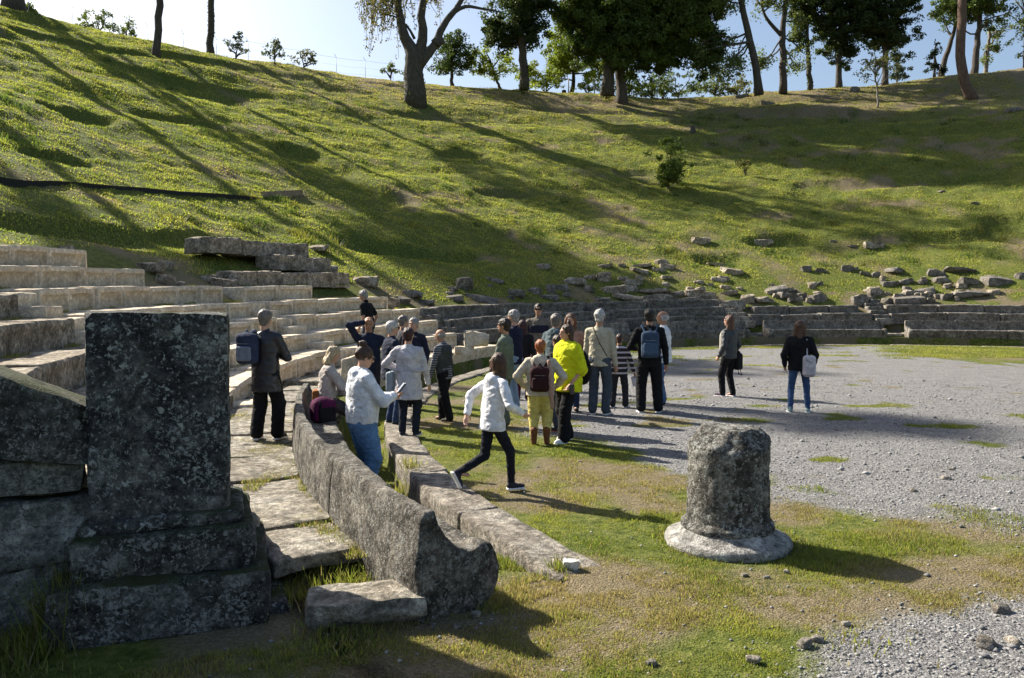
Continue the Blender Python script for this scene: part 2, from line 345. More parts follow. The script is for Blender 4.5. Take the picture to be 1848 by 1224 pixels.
    hh = nd(nt, 'ShaderNodeMath', operation='MULTIPLY_ADD'); nt.links.new(nf, hh.inputs[0]); hh.inputs[1].default_value = 2.2; nt.links.new(nv, hh.inputs[2])
    hv = nd(nt, 'ShaderNodeMath', operation='MULTIPLY_ADD'); nt.links.new(vo.outputs['Distance'], hv.inputs[0]); hv.inputs[1].default_value = -.5; nt.links.new(hh.outputs[0], hv.inputs[2])
    bump(nt, b, hv.outputs[0], .03)
    o = mk('ground', V, F, m_, col=col); tag(o, kind='structure')
build_ground()

# ---------------------------------------------------------------- stone pieces
def sweep_arc(prof_a, prof_b, p0, p1, rf, zf, step=.12, seed=0, amp=.012, endw=.0, gap=.012, tilt=0., jitter=True):
    """sweep a (radius offset, height) profile along the arc p0..p1 (degrees); prof_b is used in the last endw metres at both ends"""
    ra = float(rf((p0 + p1) / 2)) + .5; L = math.radians(abs(p1 - p0)) * ra
    g = gap / ra * 57.3; lo, hi = min(p0, p1) + g, max(p0, p1) - g
    s = [0, .012, .03] + ([endw, endw + .02] if endw else []); n = max(3, int(L / step))
    ss = s + list(np.linspace(max(s) + step, L - max(s) - step, n)) + [L - q for q in reversed(s)]
    VV = []; m = len(prof_a); A = np.asarray(prof_a); Bp = np.asarray(prof_b)
    cen = A.mean(0)
    for q in ss:
        e = min(q, L - q); P = Bp if e <= endw + 1e-6 and endw else A
        sh = .025 if e < .001 else (.008 if e < .02 else 0)
        P = P + (cen - P) / (np.linalg.norm(cen - P, axis=1)[:, None] + 1e-6) * sh
        ph = lo + (hi - lo) * q / L
        VV.append(pt(float(rf(ph)) + P[:, 0], ph, float(zf(ph)) + P[:, 1] + tilt * (q - L / 2)))
    V = np.concatenate(VV); V = rough(V, amp, .35, seed); V = rough(V, amp * .55, .11, seed + 5)
    k = len(ss); F = [(i * m + j, (i + 1) * m + j, (i + 1) * m + (j + 1) % m, i * m + (j + 1) % m) for i in range(k - 1) for j in range(m)]
    F += [tuple(range(m)), tuple((k - 1) * m + j for j in range(m - 1, -1, -1))]
    return V, F
def origin(V, F, name, mat, parent=None, smooth=True):
    V = np.asarray(V); c = np.array([V[:, 0].mean(), V[:, 1].mean(), V[:, 2].min()])
    return mk(name, V - c, F, mat, parent, smooth=smooth, loc=c)
def autosm(o, ang=50):
    me = o.data
    try: me.set_sharp_from_angle(angle=math.radians(ang))
    except Exception: pass
    return o
def seat_prof(dep, h, rec):
    P = [(rec, -h), (rec, -.17), (rec * .7, -.13), (0, -.10), (0, -.03), (.025, 0), (dep - .03, -.0), (dep, -.03), (dep, -h)]
    return P
def seat_block(p0, p1, k, mat, seed, rec=.085, h=.5, dep=.78, dz=0., amp=.009, tilt=0., dr=0., lump=1.0):
    A = seat_prof(dep, h, rec); B = seat_prof(dep, h, 0.004)
    Ra = []; Rb = []
    m = len(A)
    for i in range(m):
        a0, a1 = np.array(A[i]), np.array(A[(i + 1) % m]); b0, b1 = np.array(B[i]), np.array(B[(i + 1) % m]); n = max(1, int(np.linalg.norm(a1 - a0) / .09 + .5))
        for j in range(n): Ra.append(a0 + (a1 - a0) * j / n); Rb.append(b0 + (b1 - b0) * j / n)
    V, F = sweep_arc(Ra[::-1], Rb[::-1], p0, p1, lambda q: row0(q) + .8 * k + dr, lambda q: rowz(q, k) + dz, .12, seed, amp * lump, endw=.09, tilt=tilt, gap=random.uniform(.010, .028))
    return autosm(origin(V, F, 'seat_block', mat), 42)
WN = {'A': 'left wedge beside the pedestal', 'B': 'pale wedge behind the backpack wearer', 'C': 'pale wedge behind the crowd', 'D': 'grey wedge right behind the crowd',
      'E': 'far wedge left of sunlit stairs', 'F': 'far wedge behind the lone women', 'G': 'far right grey wedge'}
RN = ['lowest', 'second', 'third', 'fourth', 'fifth', 'sixth', 'seventh', 'eighth']
def seat_row(wedge, k, pa, pb, mat, L=1.35, **kw):
    """blocks from left (large angle) to right"""
    r = float(row0((pa + pb) / 2)) + .8 * k; tot = math.radians(abs(pa - pb)) * r; n = max(1, round(tot / L))
    w_ = [random.uniform(.75, 1.25) for _ in range(n)]; s = sum(w_); c = 0; out = []
    for i in range(n):
        a = pa + (pb - pa) * c / s; c += w_[i]; b = pa + (pb - pa) * c / s
        o = seat_block(a, b, k, mat, k * 31 + i * 7 + ord(wedge), dz=random.uniform(-.03, .02), tilt=random.uniform(-.02, .02), dr=random.uniform(-.03, .03), **kw)
        colr = {'pale_limestone': 'pale', 'grey_limestone': 'grey', 'brown_limestone': 'brown'}[mat.name]
        pos = ORD[i] + ' from the left' if n > 1 else 'the only one'
        tag(o, f'{colr} seat block, {pos}, {RN[k]} row, {WN[wedge]}', 'seat block', 'stone seat blocks of the theatre'); out.append(o)
    return out
for k in range(0, 5): seat_row('A', k, 211.9, 189.3, M_brown, 1.5, rec=.02)
for k in range(0, 5): seat_row('B', k, 187.6, 168.7, M_pale, 1.15)
seat_row('B', 5, 205.0, 173.9, M_pale, 1.5); seat_row('B', 6, 205.0, 176.0, M_pale, 1.5)
for k in range(0, 4): seat_row('C', k, 166.2, 148.2 if k < 3 else 150.2, M_pale, 1.3)
seat_row('C', 4, 166.2, 157.8, M_pale, 1.5)
seat_row('C', 5, 164.0, 150.6, M_brown, 1.2, rec=.02, amp=.03)
for k in range(0, 3): seat_row('D', k, 145.7, 122.6, M_grey, 1.9, rec=.03, amp=.02)
for k in range(0, 3): seat_row('E', k, 120.3, 104.4, M_grey, 2.1, rec=.03, amp=.02)
seat_row('F', 0, 102.0, 86.0, M_grey, 2.3, rec=.02, amp=.02); seat_row('F', 1, 100.5, 87.0, M_grey, 1.9, rec=.02, amp=.02)
for k in range(0, 2): seat_row('G', k, 83.8, 66.0, M_grey, 2.1, rec=.03, amp=.02)
seat_row('G', 2, 62, 50, M_grey, 2, rec=.02)
# upper brown blocks above wedge C
def upper(px0, px1, py, k, n, lab, dz=0, mat=M_brown):
    out = []
    for i in range(n):
        ps = []
        for q in (i / n, (i + 1) / n):
            x = (px0 + (px1 - px0) * q - 924) / FPX; Y = np.arange(5, 60, .02); r, p = pol(x * Y, Y); rr = row0(p) + .8 * k
            j = len(Y) - 1 - np.argmax((r < rr)[::-1]); ps.append(p[j])
        o = seat_block(ps[0], ps[1], k, mat, 400 + k * 13 + i, rec=.015, amp=.035, dz=dz + random.uniform(-.04, .04), tilt=random.uniform(-.03, .03), dep=1.0)
        tag(o, f'{lab}, {ORD[i]} from the left' if n > 1 else lab, 'seat block', 'stone seat blocks of the theatre'); out.append(o)
upper(505, 600, 474, 6, 2, 'cracked brown block above the long brown row', .12)
upper(383, 560, 450, 7, 3, 'rough brown slab of the topmost left tier', .22)

# stairs in the aisles
def stairs(pc, k1, lab, mat, wdt=.75):
    root = empty('stairway', pt(float(row0(pc)), pc, float(walkz(pc)))); tag(root, lab, 'stairs', 'aisle stairs between the seat wedges')
    base = np.array(root.location)
    for i in range(2 * k1):
        rr = float(row0(pc)) - .35 + .4 * i; z = float(rowz(pc, 0)) - .25 + float(np.interp(pc, *_D)) * (i / 2 - .0) ; dp = wdt / rr * 57.3 / 2
        P = resample([(0, -.3), (0, -.02), (.02, 0), (.5, 0), (.5, -.3)], .1)[::-1]
        V, F = sweep_arc(P, P, pc - dp, pc + dp, lambda q: rr, lambda q: z, .12, 900 + i + int(pc), .018)
        o = mk('step', V - base, F, mat, root); autosm(o, 45)
stairs(188.45, 5, 'narrow worn steps between the pedestal side rows and the pale rows', M_pale)
stairs(167.45, 4, 'pale worn steps climbing between the two pale wedges', M_pale)
stairs(146.95, 3, 'short grey steps at the right end of the pale rows', M_grey)
stairs(121.5, 3, 'dark steps behind the crowd between two grey wedges', M_grey)
stairs(103.2, 3, 'sunlit rough steps just right of the left lone woman', M_brown, .95)
stairs(84.9, 3, 'grey steps between the two benches at the far right', M_grey)

# curb stones round the orchestra
cpts = np.arange(215.6, 58, -5.6); P = resample([(-.44, -.45), (-.44, -.02), (-.42, 0), (-.02, 0), (0, -.02), (0, -.45)], .1)[::-1]
for i in range(len(cpts) - 1):
    jr = random.uniform(-.02, .02); jz = random.uniform(.0, .02)
    V, F = sweep_arc(P, P, cpts[i], cpts[i + 1] + random.uniform(-.0, .0), lambda q: Rf(q) + jr, lambda q: .02 + jz + 0 * q - max(0., (q - 212.0)) * .012, .14, 60 + i, .012, gap=.012)
    o = autosm(origin(V, F, 'curb_stone', M_curb), 45)
    tag(o, f'flat channel edge stone, {ORD[i]} from the near end of the curved kerb', 'kerb stone', 'kerb stones edging the orchestra channel')

# paved walkway between benches and seats
def walkway():
    mb = MB(); rn = random.Random(4)
    for lane in range(1):
        p = 212.9; i = 0
        while p > 62:
            dp = rn.uniform(1.9, 3.4); a, b = p, p - dp; p -= dp; i += 1
            if rn.random() < .12 and a < 190: continue
            inn = lambda q: Rf(q) + 1.24; wd = float(row0((a + b) / 2) - Rf((a + b) / 2) - 1.26)
            zz = rn.uniform(-.03, .02); Pp = resample([(0, -.12), (0, -.02), (.02, 0), (wd - .02, 0), (wd, -.02), (wd, -.12)], .14)[::-1]
            V, F = sweep_arc(Pp, Pp, a, b, inn, lambda q: walkz(q) + zz, .14, 200 + i, .018, gap=.02 + rn.random() * .02, tilt=rn.uniform(-.006, .006)); mb.add(V, F)
    o = mb.build('path', M_slab); autosm(o, 45); tag(o, kind='structure')
walkway()

# honour benches with backrests
def bench(pa, pb, top, lab, mat, nsec=3, noback=False, seed=0):
    root = empty('stone_bench', pt(float(Rf(pa)) + .9, pa, float(benchz(pa)))); tag(root, lab, 'stone bench', 'stone benches of honour round the orchestra'); base = np.array(root.location)
    t = top
    A = [(.07, 0), (.05, .16), (.01, .30), (0, .35), (.0, .40), (.03, .42), (.18, .41), (.30, .42), (.38, .46), (.41, .58), (.425, t - .04), (.44, t), (.51, t), (.53, t - .04), (.555, .4), (.57, 0)]
    B = [(.09, 0), (.0, .09), (-.05, .18), (-.07, .27), (-.045, .36), (.0, .42), (.08, .455), (.18, .425), (.26, .455), (.34, .53), (.405, .645), (.44, t), (.51, t), (.53, t - .04), (.555, .4), (.57, 0)]
    if noback:
        A = [(x, min(z, .42 + .02 * (i % 2))) for i, (x, z) in enumerate(A)]; B = A
    def dens(Q):
        return Q
    RA, RB = [], []
    for i in range(len(A)):
        a0, a1, b0, b1 = [np.array(q) for q in (A[i], A[(i + 1) % len(A)], B[i], B[(i + 1) % len(B)])]; n = max(1, int(np.linalg.norm(a1 - a0) / .05 + .5))
        for j in range(n): RA.append(a0 + (a1 - a0) * j / n); RB.append(b0 + (b1 - b0) * j / n)
    cuts = np.linspace(pa, pb, nsec + 1)
    for i in range(nsec):
        a, b = cuts[i], cuts[i + 1]; r = float(Rf(a)) + .9; dw = .2 / r * 57.3
        # arms only at the two outer ends
        segs = []
        VV = []; L = math.radians(abs(a - b)) * r
        s = [0, .012, .03]; n = int(L / .13); ss = s + list(np.linspace(.16, L - .16, n)) + [L - q for q in reversed(s)]
        if i == 0 and not noback: ss = sorted(set(ss + [.15, .17]))
        if i == nsec - 1 and not noback: ss = sorted(set(ss + [L - .15, L - .17]))
        sg = -1 if b < a else 1; g = .006 / r * 57.3
        NA = np.array(RA[::-1] if sg > 0 else RA); NB = np.array(RB[::-1] if sg > 0 else RB); cen = NA.mean(0)
        for q in ss:
            arm = (i == 0 and q <= .155) or (i == nsec - 1 and L - q <= .155)
            Pq = NB if arm else NA; e = min(q, L - q); sh = .03 if e < .001 else (.01 if e < .02 else 0)
            Pq = Pq + (cen - Pq) / (np.linalg.norm(cen - Pq, axis=1)[:, None] + 1e-6) * sh
            ph = a + sg * g + (b - a - 2 * sg * g) * q / L
            VV.append(pt(float(Rf(ph)) + .69 + Pq[:, 0], ph, float(benchz(ph)) - .03 + Pq[:, 1]))
        V = np.concatenate(VV); V = rough(V, .010, .4, seed + i); V = rough(V, .010, .10, seed + i + 3); m = len(NA); k = len(ss)
        F = [(u * m + v, (u + 1) * m + v, (u + 1) * m + (v + 1) % m, u * m + (v + 1) % m) for u in range(k - 1) for v in range(m)] + [tuple(range(m)), tuple((k - 1) * m + j for j in range(m - 1, -1, -1))]
        if sg > 0: pass
        o = mk('bench_section', V - base, F, mat, root); autosm(o, 45)
bench(216.0, 193.0, .72, 'long curved stone bench with scroll arm end, nearest, right of the walkway', M_bench, 4)
bench(182.5, 169.0, .80, 'pale stone bench behind the woman in the white hoodie', M_pale, 2, seed=20)
bench(165.5, 149.5, .5, 'broken low pale bench without backrest behind the man in the green suit', M_pale, 3, True, seed=30)
bench(145.5, 122.8, .82, 'grey stone bench mostly hidden behind the standing crowd', M_grey, 3, seed=40)
bench(120.2, 104.6, .82, 'dark stone bench left of the sunlit steps, across the orchestra', M_grey, 3, seed=50)
bench(101.9, 86.2, .82, 'complete stone bench with both arm ends behind the two lone women', M_grey, 3, seed=60)
bench(83.6, 66.0, .82, 'broken topped stone bench at the far right edge', M_grey, 3, seed=70)

# ---------------------------------------------------------------- loose stones
def stone(w_, d_, h_, seed, ang=.5, n=7, rnd=.25, amp=.06):
    rn = np.random.default_rng(seed); L = np.linspace(-1, 1, n); V = []; idx = {}; F = []
    def vid(a, b, c):
        k = (a, b, c)
        if k not in idx: idx[k] = len(V); V.append((L[a], L[b], L[c]))
        return idx[k]
    for ax in range(3):
        for e in (0, n - 1):
            for i in range(n - 1):
                for j in range(n - 1):
                    q = []
                    for (u, v) in ((i, j), (i + 1, j), (i + 1, j + 1), (i, j + 1)):
                        t = [u, v]; t.insert(ax, e); q.append(vid(*t))
                    F.append(tuple(q if (e > 0) != (ax == 1) else q[::-1]))
    V = np.array(V); S = V / np.linalg.norm(V, axis=1)[:, None]
    V = V * (1 - rnd) + S * 1.15 * rnd
    for _ in range(5):
        nrm = rn.normal(size=3); nrm /= np.linalg.norm(nrm); dd = rn.uniform(1 - .45 * ang, 1.25); o = V @ nrm - dd; V = V - np.clip(o, 0, None)[:, None] * nrm * .95
    V = V * np.array([w_, d_, h_]) / 2; V += np.outer(V[:, 2], rn.uniform(-.25, .25, 3) * [1, 1, 0]) * ang
    V = rough(V + seed * 3.1, amp * min(w_, h_ * 2), .35 * w_, seed) - seed * 3.1; V = rough(V + seed, amp * .4 * min(w_, h_ * 2), .12 * w_, seed) - seed
    return V, F
def rotm(rz, rx=0, ry=0):
    return np.array(Matrix.Rotation(rz, 3, 'Z') @ Matrix.Rotation(ry, 3, 'Y') @ Matrix.Rotation(rx, 3, 'X'))
def rubble(px, py, wp, hp, mat, seed, label=None, rx=None, rz=None, group=None, sink=.15, name='rubble_block', cat='stone block', ang=.5):
    p = atT(px, py + hp / 2); s = FPX / p[1]; w_ = wp / s; h_ = max(hp / s * .85, .06); d_ = w_ * random.uniform(.5, .8)
    V, F = stone(w_, d_, h_ * (1 + sink), seed, ang=ang, rnd=.16)
    V = V @ rotm(random.uniform(-.35, .35) if rz is None else rz, random.uniform(-.12, .12) if rx is None else rx, random.uniform(-.18, .18)).T
    V[:, 2] += h_ / 2 - sink * h_
    o = mk(name, V, F, mat, loc=(p[0], p[1] + d_ / 2 * .6, p[2])); autosm(o, 38)
    if label: tag(o, label, cat, group)
    return o
def rubble_set(lst, place, group, mat, seed):
    lst = sorted(lst)
    for i, (px, py, wp, hp) in enumerate(lst):
        shape = 'long flat' if wp > 3.2 * hp else ('upright' if hp > .8 * wp else ('small' if wp < 16 else 'blocky'))
        rubble(px, py, wp, hp, mat, seed + i, f'{shape} {"pale" if mat is M_brown else "grey"} rubble, {ORD[i]} from left, {place}', group=group)
rubble_set([(837, 509, 32, 26), (891, 505, 36, 8), (868, 538, 58, 13), (821, 537, 30, 12), (932, 528, 28, 16), (815, 524, 10, 6), (994, 519, 16, 18), (965, 523, 22, 13), (994, 536, 30, 10), (1023, 532, 14, 10), (1014, 518, 24, 12), (770, 545, 26, 12), (740, 528, 40, 16), (725, 540, 30, 14)],
           'on the grass behind the crowd', 'rubble stones on the slope above the seats', M_grey, 1000)
rubble_set([(1036, 506, 44, 16), (1065, 500, 20, 10), (1090, 498, 26, 20), (1093, 479, 26, 8), (1122, 478, 14, 7), (1156, 479, 40, 6), (1195, 472, 24, 12), (1206, 480, 30, 10), (1154, 488, 34, 10), (1188, 486, 24, 7), (1141, 510, 34, 9), (979, 480, 26, 10), (1061, 518, 18, 8), (1300, 477, 45, 9), (1322, 489, 42, 12), (1298, 504, 28, 9), (1282, 513, 10, 6)],
           'in the scattered slope band', 'rubble stones on the slope above the seats', M_brown, 1100)
rubble_set([(1108, 521, 46, 14), (1133, 537, 54, 15), (1181, 526, 70, 11), (1188, 538, 56, 16), (1087, 540, 28, 7), (1254, 529, 26, 20), (1280, 533, 26, 18), (1289, 546, 24, 15), (1250, 541, 40, 15), (1321, 549, 50, 20), (1349, 537, 28, 17), (1377, 541, 32, 13), (1316, 528, 34, 8), (1225, 530, 22, 12), (1215, 548, 26, 12)],
           'lying on the top far seats', 'rubble stones on the slope above the seats', M_brown, 1200)
rubble_set([(1403, 523, 38, 17), (1417, 533, 24, 13), (1433, 525, 14, 8), (1449, 533, 17, 11), (1473, 536, 30, 16), (1431, 542, 19, 9), (1461, 543, 14, 7), (1554, 541, 26, 24), (1577, 532, 20, 10), (1579, 544, 20, 14), (1603, 542, 20, 12), (1641, 541, 54, 16), (1645, 530, 28, 10), (1672, 524, 33, 13), (1638, 520, 14, 9), (1708, 534, 24, 12), (1682, 542, 14, 10), (1757, 529, 60, 14)],
           'just above the far right benches', 'rubble stones on the slope above the seats', M_grey, 1300)
rubble_set([(1456, 484, 18, 13), (1483, 487, 20, 8), (1530, 483, 20, 13), (1545, 484, 12, 8), (1561, 493, 17, 8), (1582, 494, 15, 12), (1619, 488, 38, 12), (1693, 491, 30, 13), (1736, 488, 52, 10), (1803, 504, 45, 18), (1749, 507, 35, 13), (1701, 504, 29, 12), (1666, 508, 16, 10), (1636, 507, 26, 10), (1608, 511, 30, 10), (1481, 511, 9, 8), (1845, 496, 20, 14)],
           'in the band high on the right slope', 'rubble stones on the slope above the seats', M_grey, 1400)
rubble_set([(1265, 433, 30, 15), (1379, 437, 33, 12), (1578, 442, 35, 13)], 'lying alone on the middle slope', 'rubble stones on the slope above the seats', M_brown, 1500)
rubble_set([(1503, 435, 9, 4), (1540, 444, 20, 5), (1385, 185, 22, 7), (1340, 172, 24, 6), (1832, 196, 28, 10), (1545, 160, 14, 10), (1760, 366, 12, 5), (1700, 345, 12, 5)], 'low in the grass high up', 'rubble stones on the slope above the seats', M_grey, 1520)
rubble_set([(118, 447, 24, 13), (268, 481, 48, 20), (297, 476, 24, 16), (296, 503, 30, 22), (318, 512, 26, 12), (375, 502, 40, 14), (400, 510, 44, 26), (520, 460, 56, 20), (595, 484, 26, 14), (655, 505, 50, 18), (708, 544, 26, 24), (570, 447, 44, 12)],
           'at the ends of the left seat rows', 'rubble stones on the slope above the seats', M_brown, 1600)
_r = random.Random(11)
rubble_set([(_r.uniform(790, 1090), _r.uniform(508, 542), _r.uniform(8, 18), _r.uniform(5, 10)) for _ in range(16)], 'of the small scraps behind the crowd', 'small rubble scraps', M_grey, 1700)
rubble_set([(_r.uniform(1380, 1490), _r.uniform(505, 543), _r.uniform(9, 22), _r.uniform(6, 12)) for _ in range(14)] + [(_r.uniform(1560, 1800), _r.uniform(500, 540), _r.uniform(9, 24), _r.uniform(6, 13)) for _ in range(20)], 'of the small scraps over the far right benches', 'small rubble scraps', M_brown, 1750)
rubble_set([(_r.uniform(1090, 1340), _r.uniform(500, 545), _r.uniform(10, 26), _r.uniform(6, 13)) for _ in range(18)], 'of the small scraps above the far seat centre', 'small rubble scraps', M_brown, 1800)
# broken pieces on the low bench behind the suit man
for i, (px, py, wp, hp, lab) in enumerate([(860, 612, 44, 26, 'pale broken backrest piece standing on the low bench'), (838, 632, 36, 16, 'pale shard lying on the low bench'), (588, 700, 0, 0, '')]):
    if not wp: continue
    p = atd(px, py + hp / 2, 21.5); s = FPX / 21.5
    V, F = stone(wp / s, .25, hp / s, 177 + i, ang=.45, rnd=.1); V[:, 2] += hp / s / 2
    tag(autosm(mk('bench_fragment', V, F, M_pale, loc=p)), lab, 'stone fragment')
# big slab in front of the near bench
V, F = stone(.76, .46, .22, 5, ang=.45, n=12, rnd=.22, amp=.05); V = V @ rotm(.18, -.05, -.03).T; p = at(652, 1135, .0)
V[:, 2] += .05; tag(autosm(mk('loose_slab', V, F, M_slab, loc=(p[0], p[1] + .2, 0.0)), 50), 'large rounded pale slab lying in the grass before the near bench', 'stone slab')
p = at(1030, 1026, 0); V, F = stone(.13, .1, .075, 8, ang=1.2); V[:, 2] += .03; tag(mk('loose_stone', V, F, M_white, loc=p, smooth=False), 'bright white stone on the grass beside the kerb end', 'stone')
for i, (px, py, s_, lab) in enumerate([(860, 1112, .07, 'pale pebble at the foot of the scroll arm'), (826, 1133, .05, 'pale pebble left of two in the shaded grass'), (783, 1131, .045, 'leftmost pale pebble in front of the big slab'),
      (1345, 1040, .05, 'small stone left of two below the column base'), (1382, 1044, .05, 'flat small stone middle of three below the column base'), (1420, 1034, .055, 'upright small stone right below the column base'),
      (1707, 866, .10, 'pale stone alone on the open gravel at right'), (1650, 888, .09, 'pale stone lower left of another on the gravel'), (1718, 850, .07, 'thin pale stone highest on the gravel at right'), (1803, 1104, .12, 'flat pale stone on the gravel near the right edge'),
      (1783, 1166, .14, 'dark flat stone in the lower right corner'), (1828, 1160, .09, 'round grey stone at the lower right edge'), (1525, 1128, .06, 'white stone in the foreground grass'), (1176, 1200, .06, 'dark pebble at the bottom edge in the grass'), (1475, 1157, .07, 'small grey stone in the foreground gravel patch'), (1452, 1166, .09, 'grey stone among pebbles in the foreground gravel'), (1360, 1195, .08, 'pale stone at the left of the foreground gravel')]):
    p = at(px, py, 0); V, F = stone(s_, s_ * .7, s_ * .5, 2000 + i, ang=.9, n=5); V = V @ rotm(random.uniform(-1, 1)).T; V[:, 2] += s_ * .17
    tag(mk('loose_stone', V, F, M_curb if i not in (10, 13) else M_grey, loc=p), lab, 'stone', 'loose stones on the ground')

# ---------------------------------------------------------------- pedestal
def slabbox(x0, x1, y0, y1, z0_, z1, step=.06, rnd=.02, amp=.012, seed=0, taper=0):
    nx, ny, nz = [max(2, int((b - a) / step) + 1) for a, b in ((x0, x1), (y0, y1), (z0_, z1))]; ns = (nx, ny, nz); idx = {}; V = []; F = []
    Ls = [np.linspace(a, b, n) for (a, b, n) in ((x0, x1, nx), (y0, y1, ny), (z0_, z1, nz))]
    def vid(k):
        if k not in idx: idx[k] = len(V); V.append([Ls[a][k[a]] for a in range(3)])
        return idx[k]
    for ax in range(3):
        o = [a for a in range(3) if a != ax]
        for e in (0, ns[ax] - 1):
            for i in range(ns[o[0]] - 1):
                for j in range(ns[o[1]] - 1):
                    q = []
                    for (u, v) in ((i, j), (i + 1, j), (i + 1, j + 1), (i, j + 1)):
                        t = [0, 0, 0]; t[ax] = e; t[o[0]] = u; t[o[1]] = v; q.append(vid(tuple(t)))
                    F.append(tuple(q if (e > 0) != (ax == 1) else q[::-1]))
    V = np.array(V); c = np.array([(x0 + x1) / 2, (y0 + y1) / 2, (z0_ + z1) / 2]); h = np.array([x1 - x0, y1 - y0, z1 - z0_]) / 2
    q = np.abs(V - c) - (h - rnd); q = np.clip(q, 0, None); l = np.linalg.norm(q, axis=1); f = np.where(l > rnd, rnd / np.maximum(l, 1e-6), 1)
    V = c + np.sign(V - c) * ((np.abs(V - c) - q) + q * f[:, None])
    V = rough(V, amp, .35, seed); V = rough(V, amp * .5, .09, seed + 3)
    return V, F
def pedestal():
    rz = math.radians(20); fx, fy = -2.17, 4.889
    root = empty('pedestal', (fx - .36 * math.sin(rz), fy + .36 * math.cos(rz), 0), rz); tag(root, 'tall dark lichen-covered stone pedestal on a stepped base, left foreground', 'pedestal')
    V, F = slabbox(-.41, .405, -.36, .32, .62, 1.925, .04, .014, .008, 3); V[:, 2] -= .02 * (V[:, 0] + .4) * (V[:, 2] > 1.5)
    for cx, cz, nx, nz, dd in ((-.41, 1.92, -.75, .66, .035), (.405, 1.3, 1, .12, .012), (.40, .8, 1, -.1, .02), (.405, 1.91, .6, .8, .02), (-.41, 1.0, -1, .1, .01)):
        n = np.array([nx, -.45, nz]); n /= np.linalg.norm(n); o = (V - [cx, -.36, cz]) @ n + dd; V = V - (np.clip(o, 0, None) * (np.abs(V[:, 2] - cz) < .3))[:, None] * n
    V = rough(V, .006, .07, 77); o = autosm(mk('shaft', V, F, M_ped, root), 45)
    V, F = slabbox(-.45, .48, -.43, .40, .57, .665, .04, .045, .016, 5); autosm(mk('moulding', V, F, M_ped, root), 50)
    V, F = slabbox(-.50, .54, -.53, .46, .335, .585, .04, .035, .024, 6); autosm(mk('upper_plinth', V, F, M_ped2, root), 50)
    V, F = slabbox(-.61, .62, -.66, .55, .0, .34, .04, .03, .024, 7); autosm(mk('lower_plinth', V, F, M_ped2, root), 50)
    V, F = slabbox(.05, .74, -.50, .6, -.16, .04, .06, .06, .03, 8); autosm(mk('footing', V, F, M_ped, root), 50)
pedestal()
# retaining wall left of the pedestal, running outwards
def wall():
    root = empty('retaining_wall', (-2.5, 4.95, 0)); tag(root, 'rough stone block retaining wall with sloping coping at the left edge', 'wall')
    dx, dy = -.84, -.54; base = np.array(root.location)
    def blk(t0, t1, za, zb, slope, name, seed, th=.42, mat=M_wall, push=0.):
        V, F = slabbox(t0, t1, -.0 - push, th, za, zb, .06, .04, .025, seed)
        V[:, 2] += slope * np.clip(V[:, 0], 0, 99) * ((V[:, 2] - za) / (zb - za) if name != 'coping' else .25 + .75 * (V[:, 2] - za) / (zb - za))
        W = np.stack([V[:, 0] * dx + V[:, 1] * (-dy) * -1 * -1 * 1, V[:, 0] * dy + V[:, 1] * (-dx), V[:, 2]], 1)
        W = np.stack([V[:, 0] * dx + V[:, 1] * dy * 1, V[:, 0] * dy - V[:, 1] * dx, V[:, 2]], 1)
        F = [f[::-1] for f in F]
        autosm(mk(name, W, F, mat, root), 50)
    t = .0; s = 30
    blk(.10, 1.25, -.1, .38, 0, 'wall_block', 31); blk(1.27, 2.6, -.1, .4, 0, 'wall_block', 32); blk(2.62, 4.2, -.1, .4, 0, 'wall_block', 33)
    blk(.05, .95, .39, .80, 0, 'wall_block', 34, push=.03); blk(.97, 2.3, .41, .80, 0, 'wall_block', 35); blk(2.32, 3.8, .41, .80, 0, 'wall_block', 36); blk(3.82, 5.2, -.1, .8, 0, 'wall_block', 46)
    blk(.14, 1.5, .81, .99, .12, 'wall_block', 37); blk(1.52, 3.4, .81, 1.2, .3, 'wall_block', 38); blk(3.42, 5.2, .81, 1.2, .42, 'wall_block', 39)
    blk(.02, 1.6, .98, 1.30, .48, 'coping', 40, .5, M_ped2, .07); blk(1.62, 3.4, 1.05, 1.36, .46, 'coping', 41, .5, M_ped, .03); blk(3.42, 5.2, 1.05, 1.36, .46, 'coping', 42, .5, M_ped, .03)
wall()

# ---------------------------------------------------------------- column stump
def column():
    c = at(1320, 985, 0); c[1] += .12
    root = empty('column_stump', c, .3); tag(root, 'weathered round column stump on a pale moulded base, right foreground', 'column')
    pr = resample([(0, -.05), (.50, -.05), (.515, -.0), (.515, .03), (.50, .055), (.455, .075), (.415, .09), (.39, .115), (.36, .14), (.3, .15), (0, .15)], .03, False)
    V, F = lathe(pr, 90); V = rough(V, .006, .2, 5); autosm(mk('base', V, F, M_colbase, root), 60)
    pr = resample([(0, .12), (.34, .12), (.372, .13), (.378, .16), (.36, .185), (.338, .20), (.332, .3), (.332, .90), (.31, .95), (.1, .955), (0, .955)], .03, False)
    V, F = lathe(pr, 80)
    for a, tl, dd in ((.1, .62, 0), (1.2, .8, .0), (2.5, .70, .01), (3.5, .85, .0), (4.15, .62, -.01), (5.1, .78, .0)):
        n = np.array([math.cos(a) * math.cos(tl), math.sin(a) * math.cos(tl), math.sin(tl)]); o = V @ n - (.315 * math.cos(tl) + .82 * math.sin(tl) + dd); V = V - np.clip(o, 0, None)[:, None] * n
    V = rough(V, .010, .2, 9); V = rough(V, .009, .05, 10); autosm(mk('shaft', V, F, M_col, root), 60)
column()

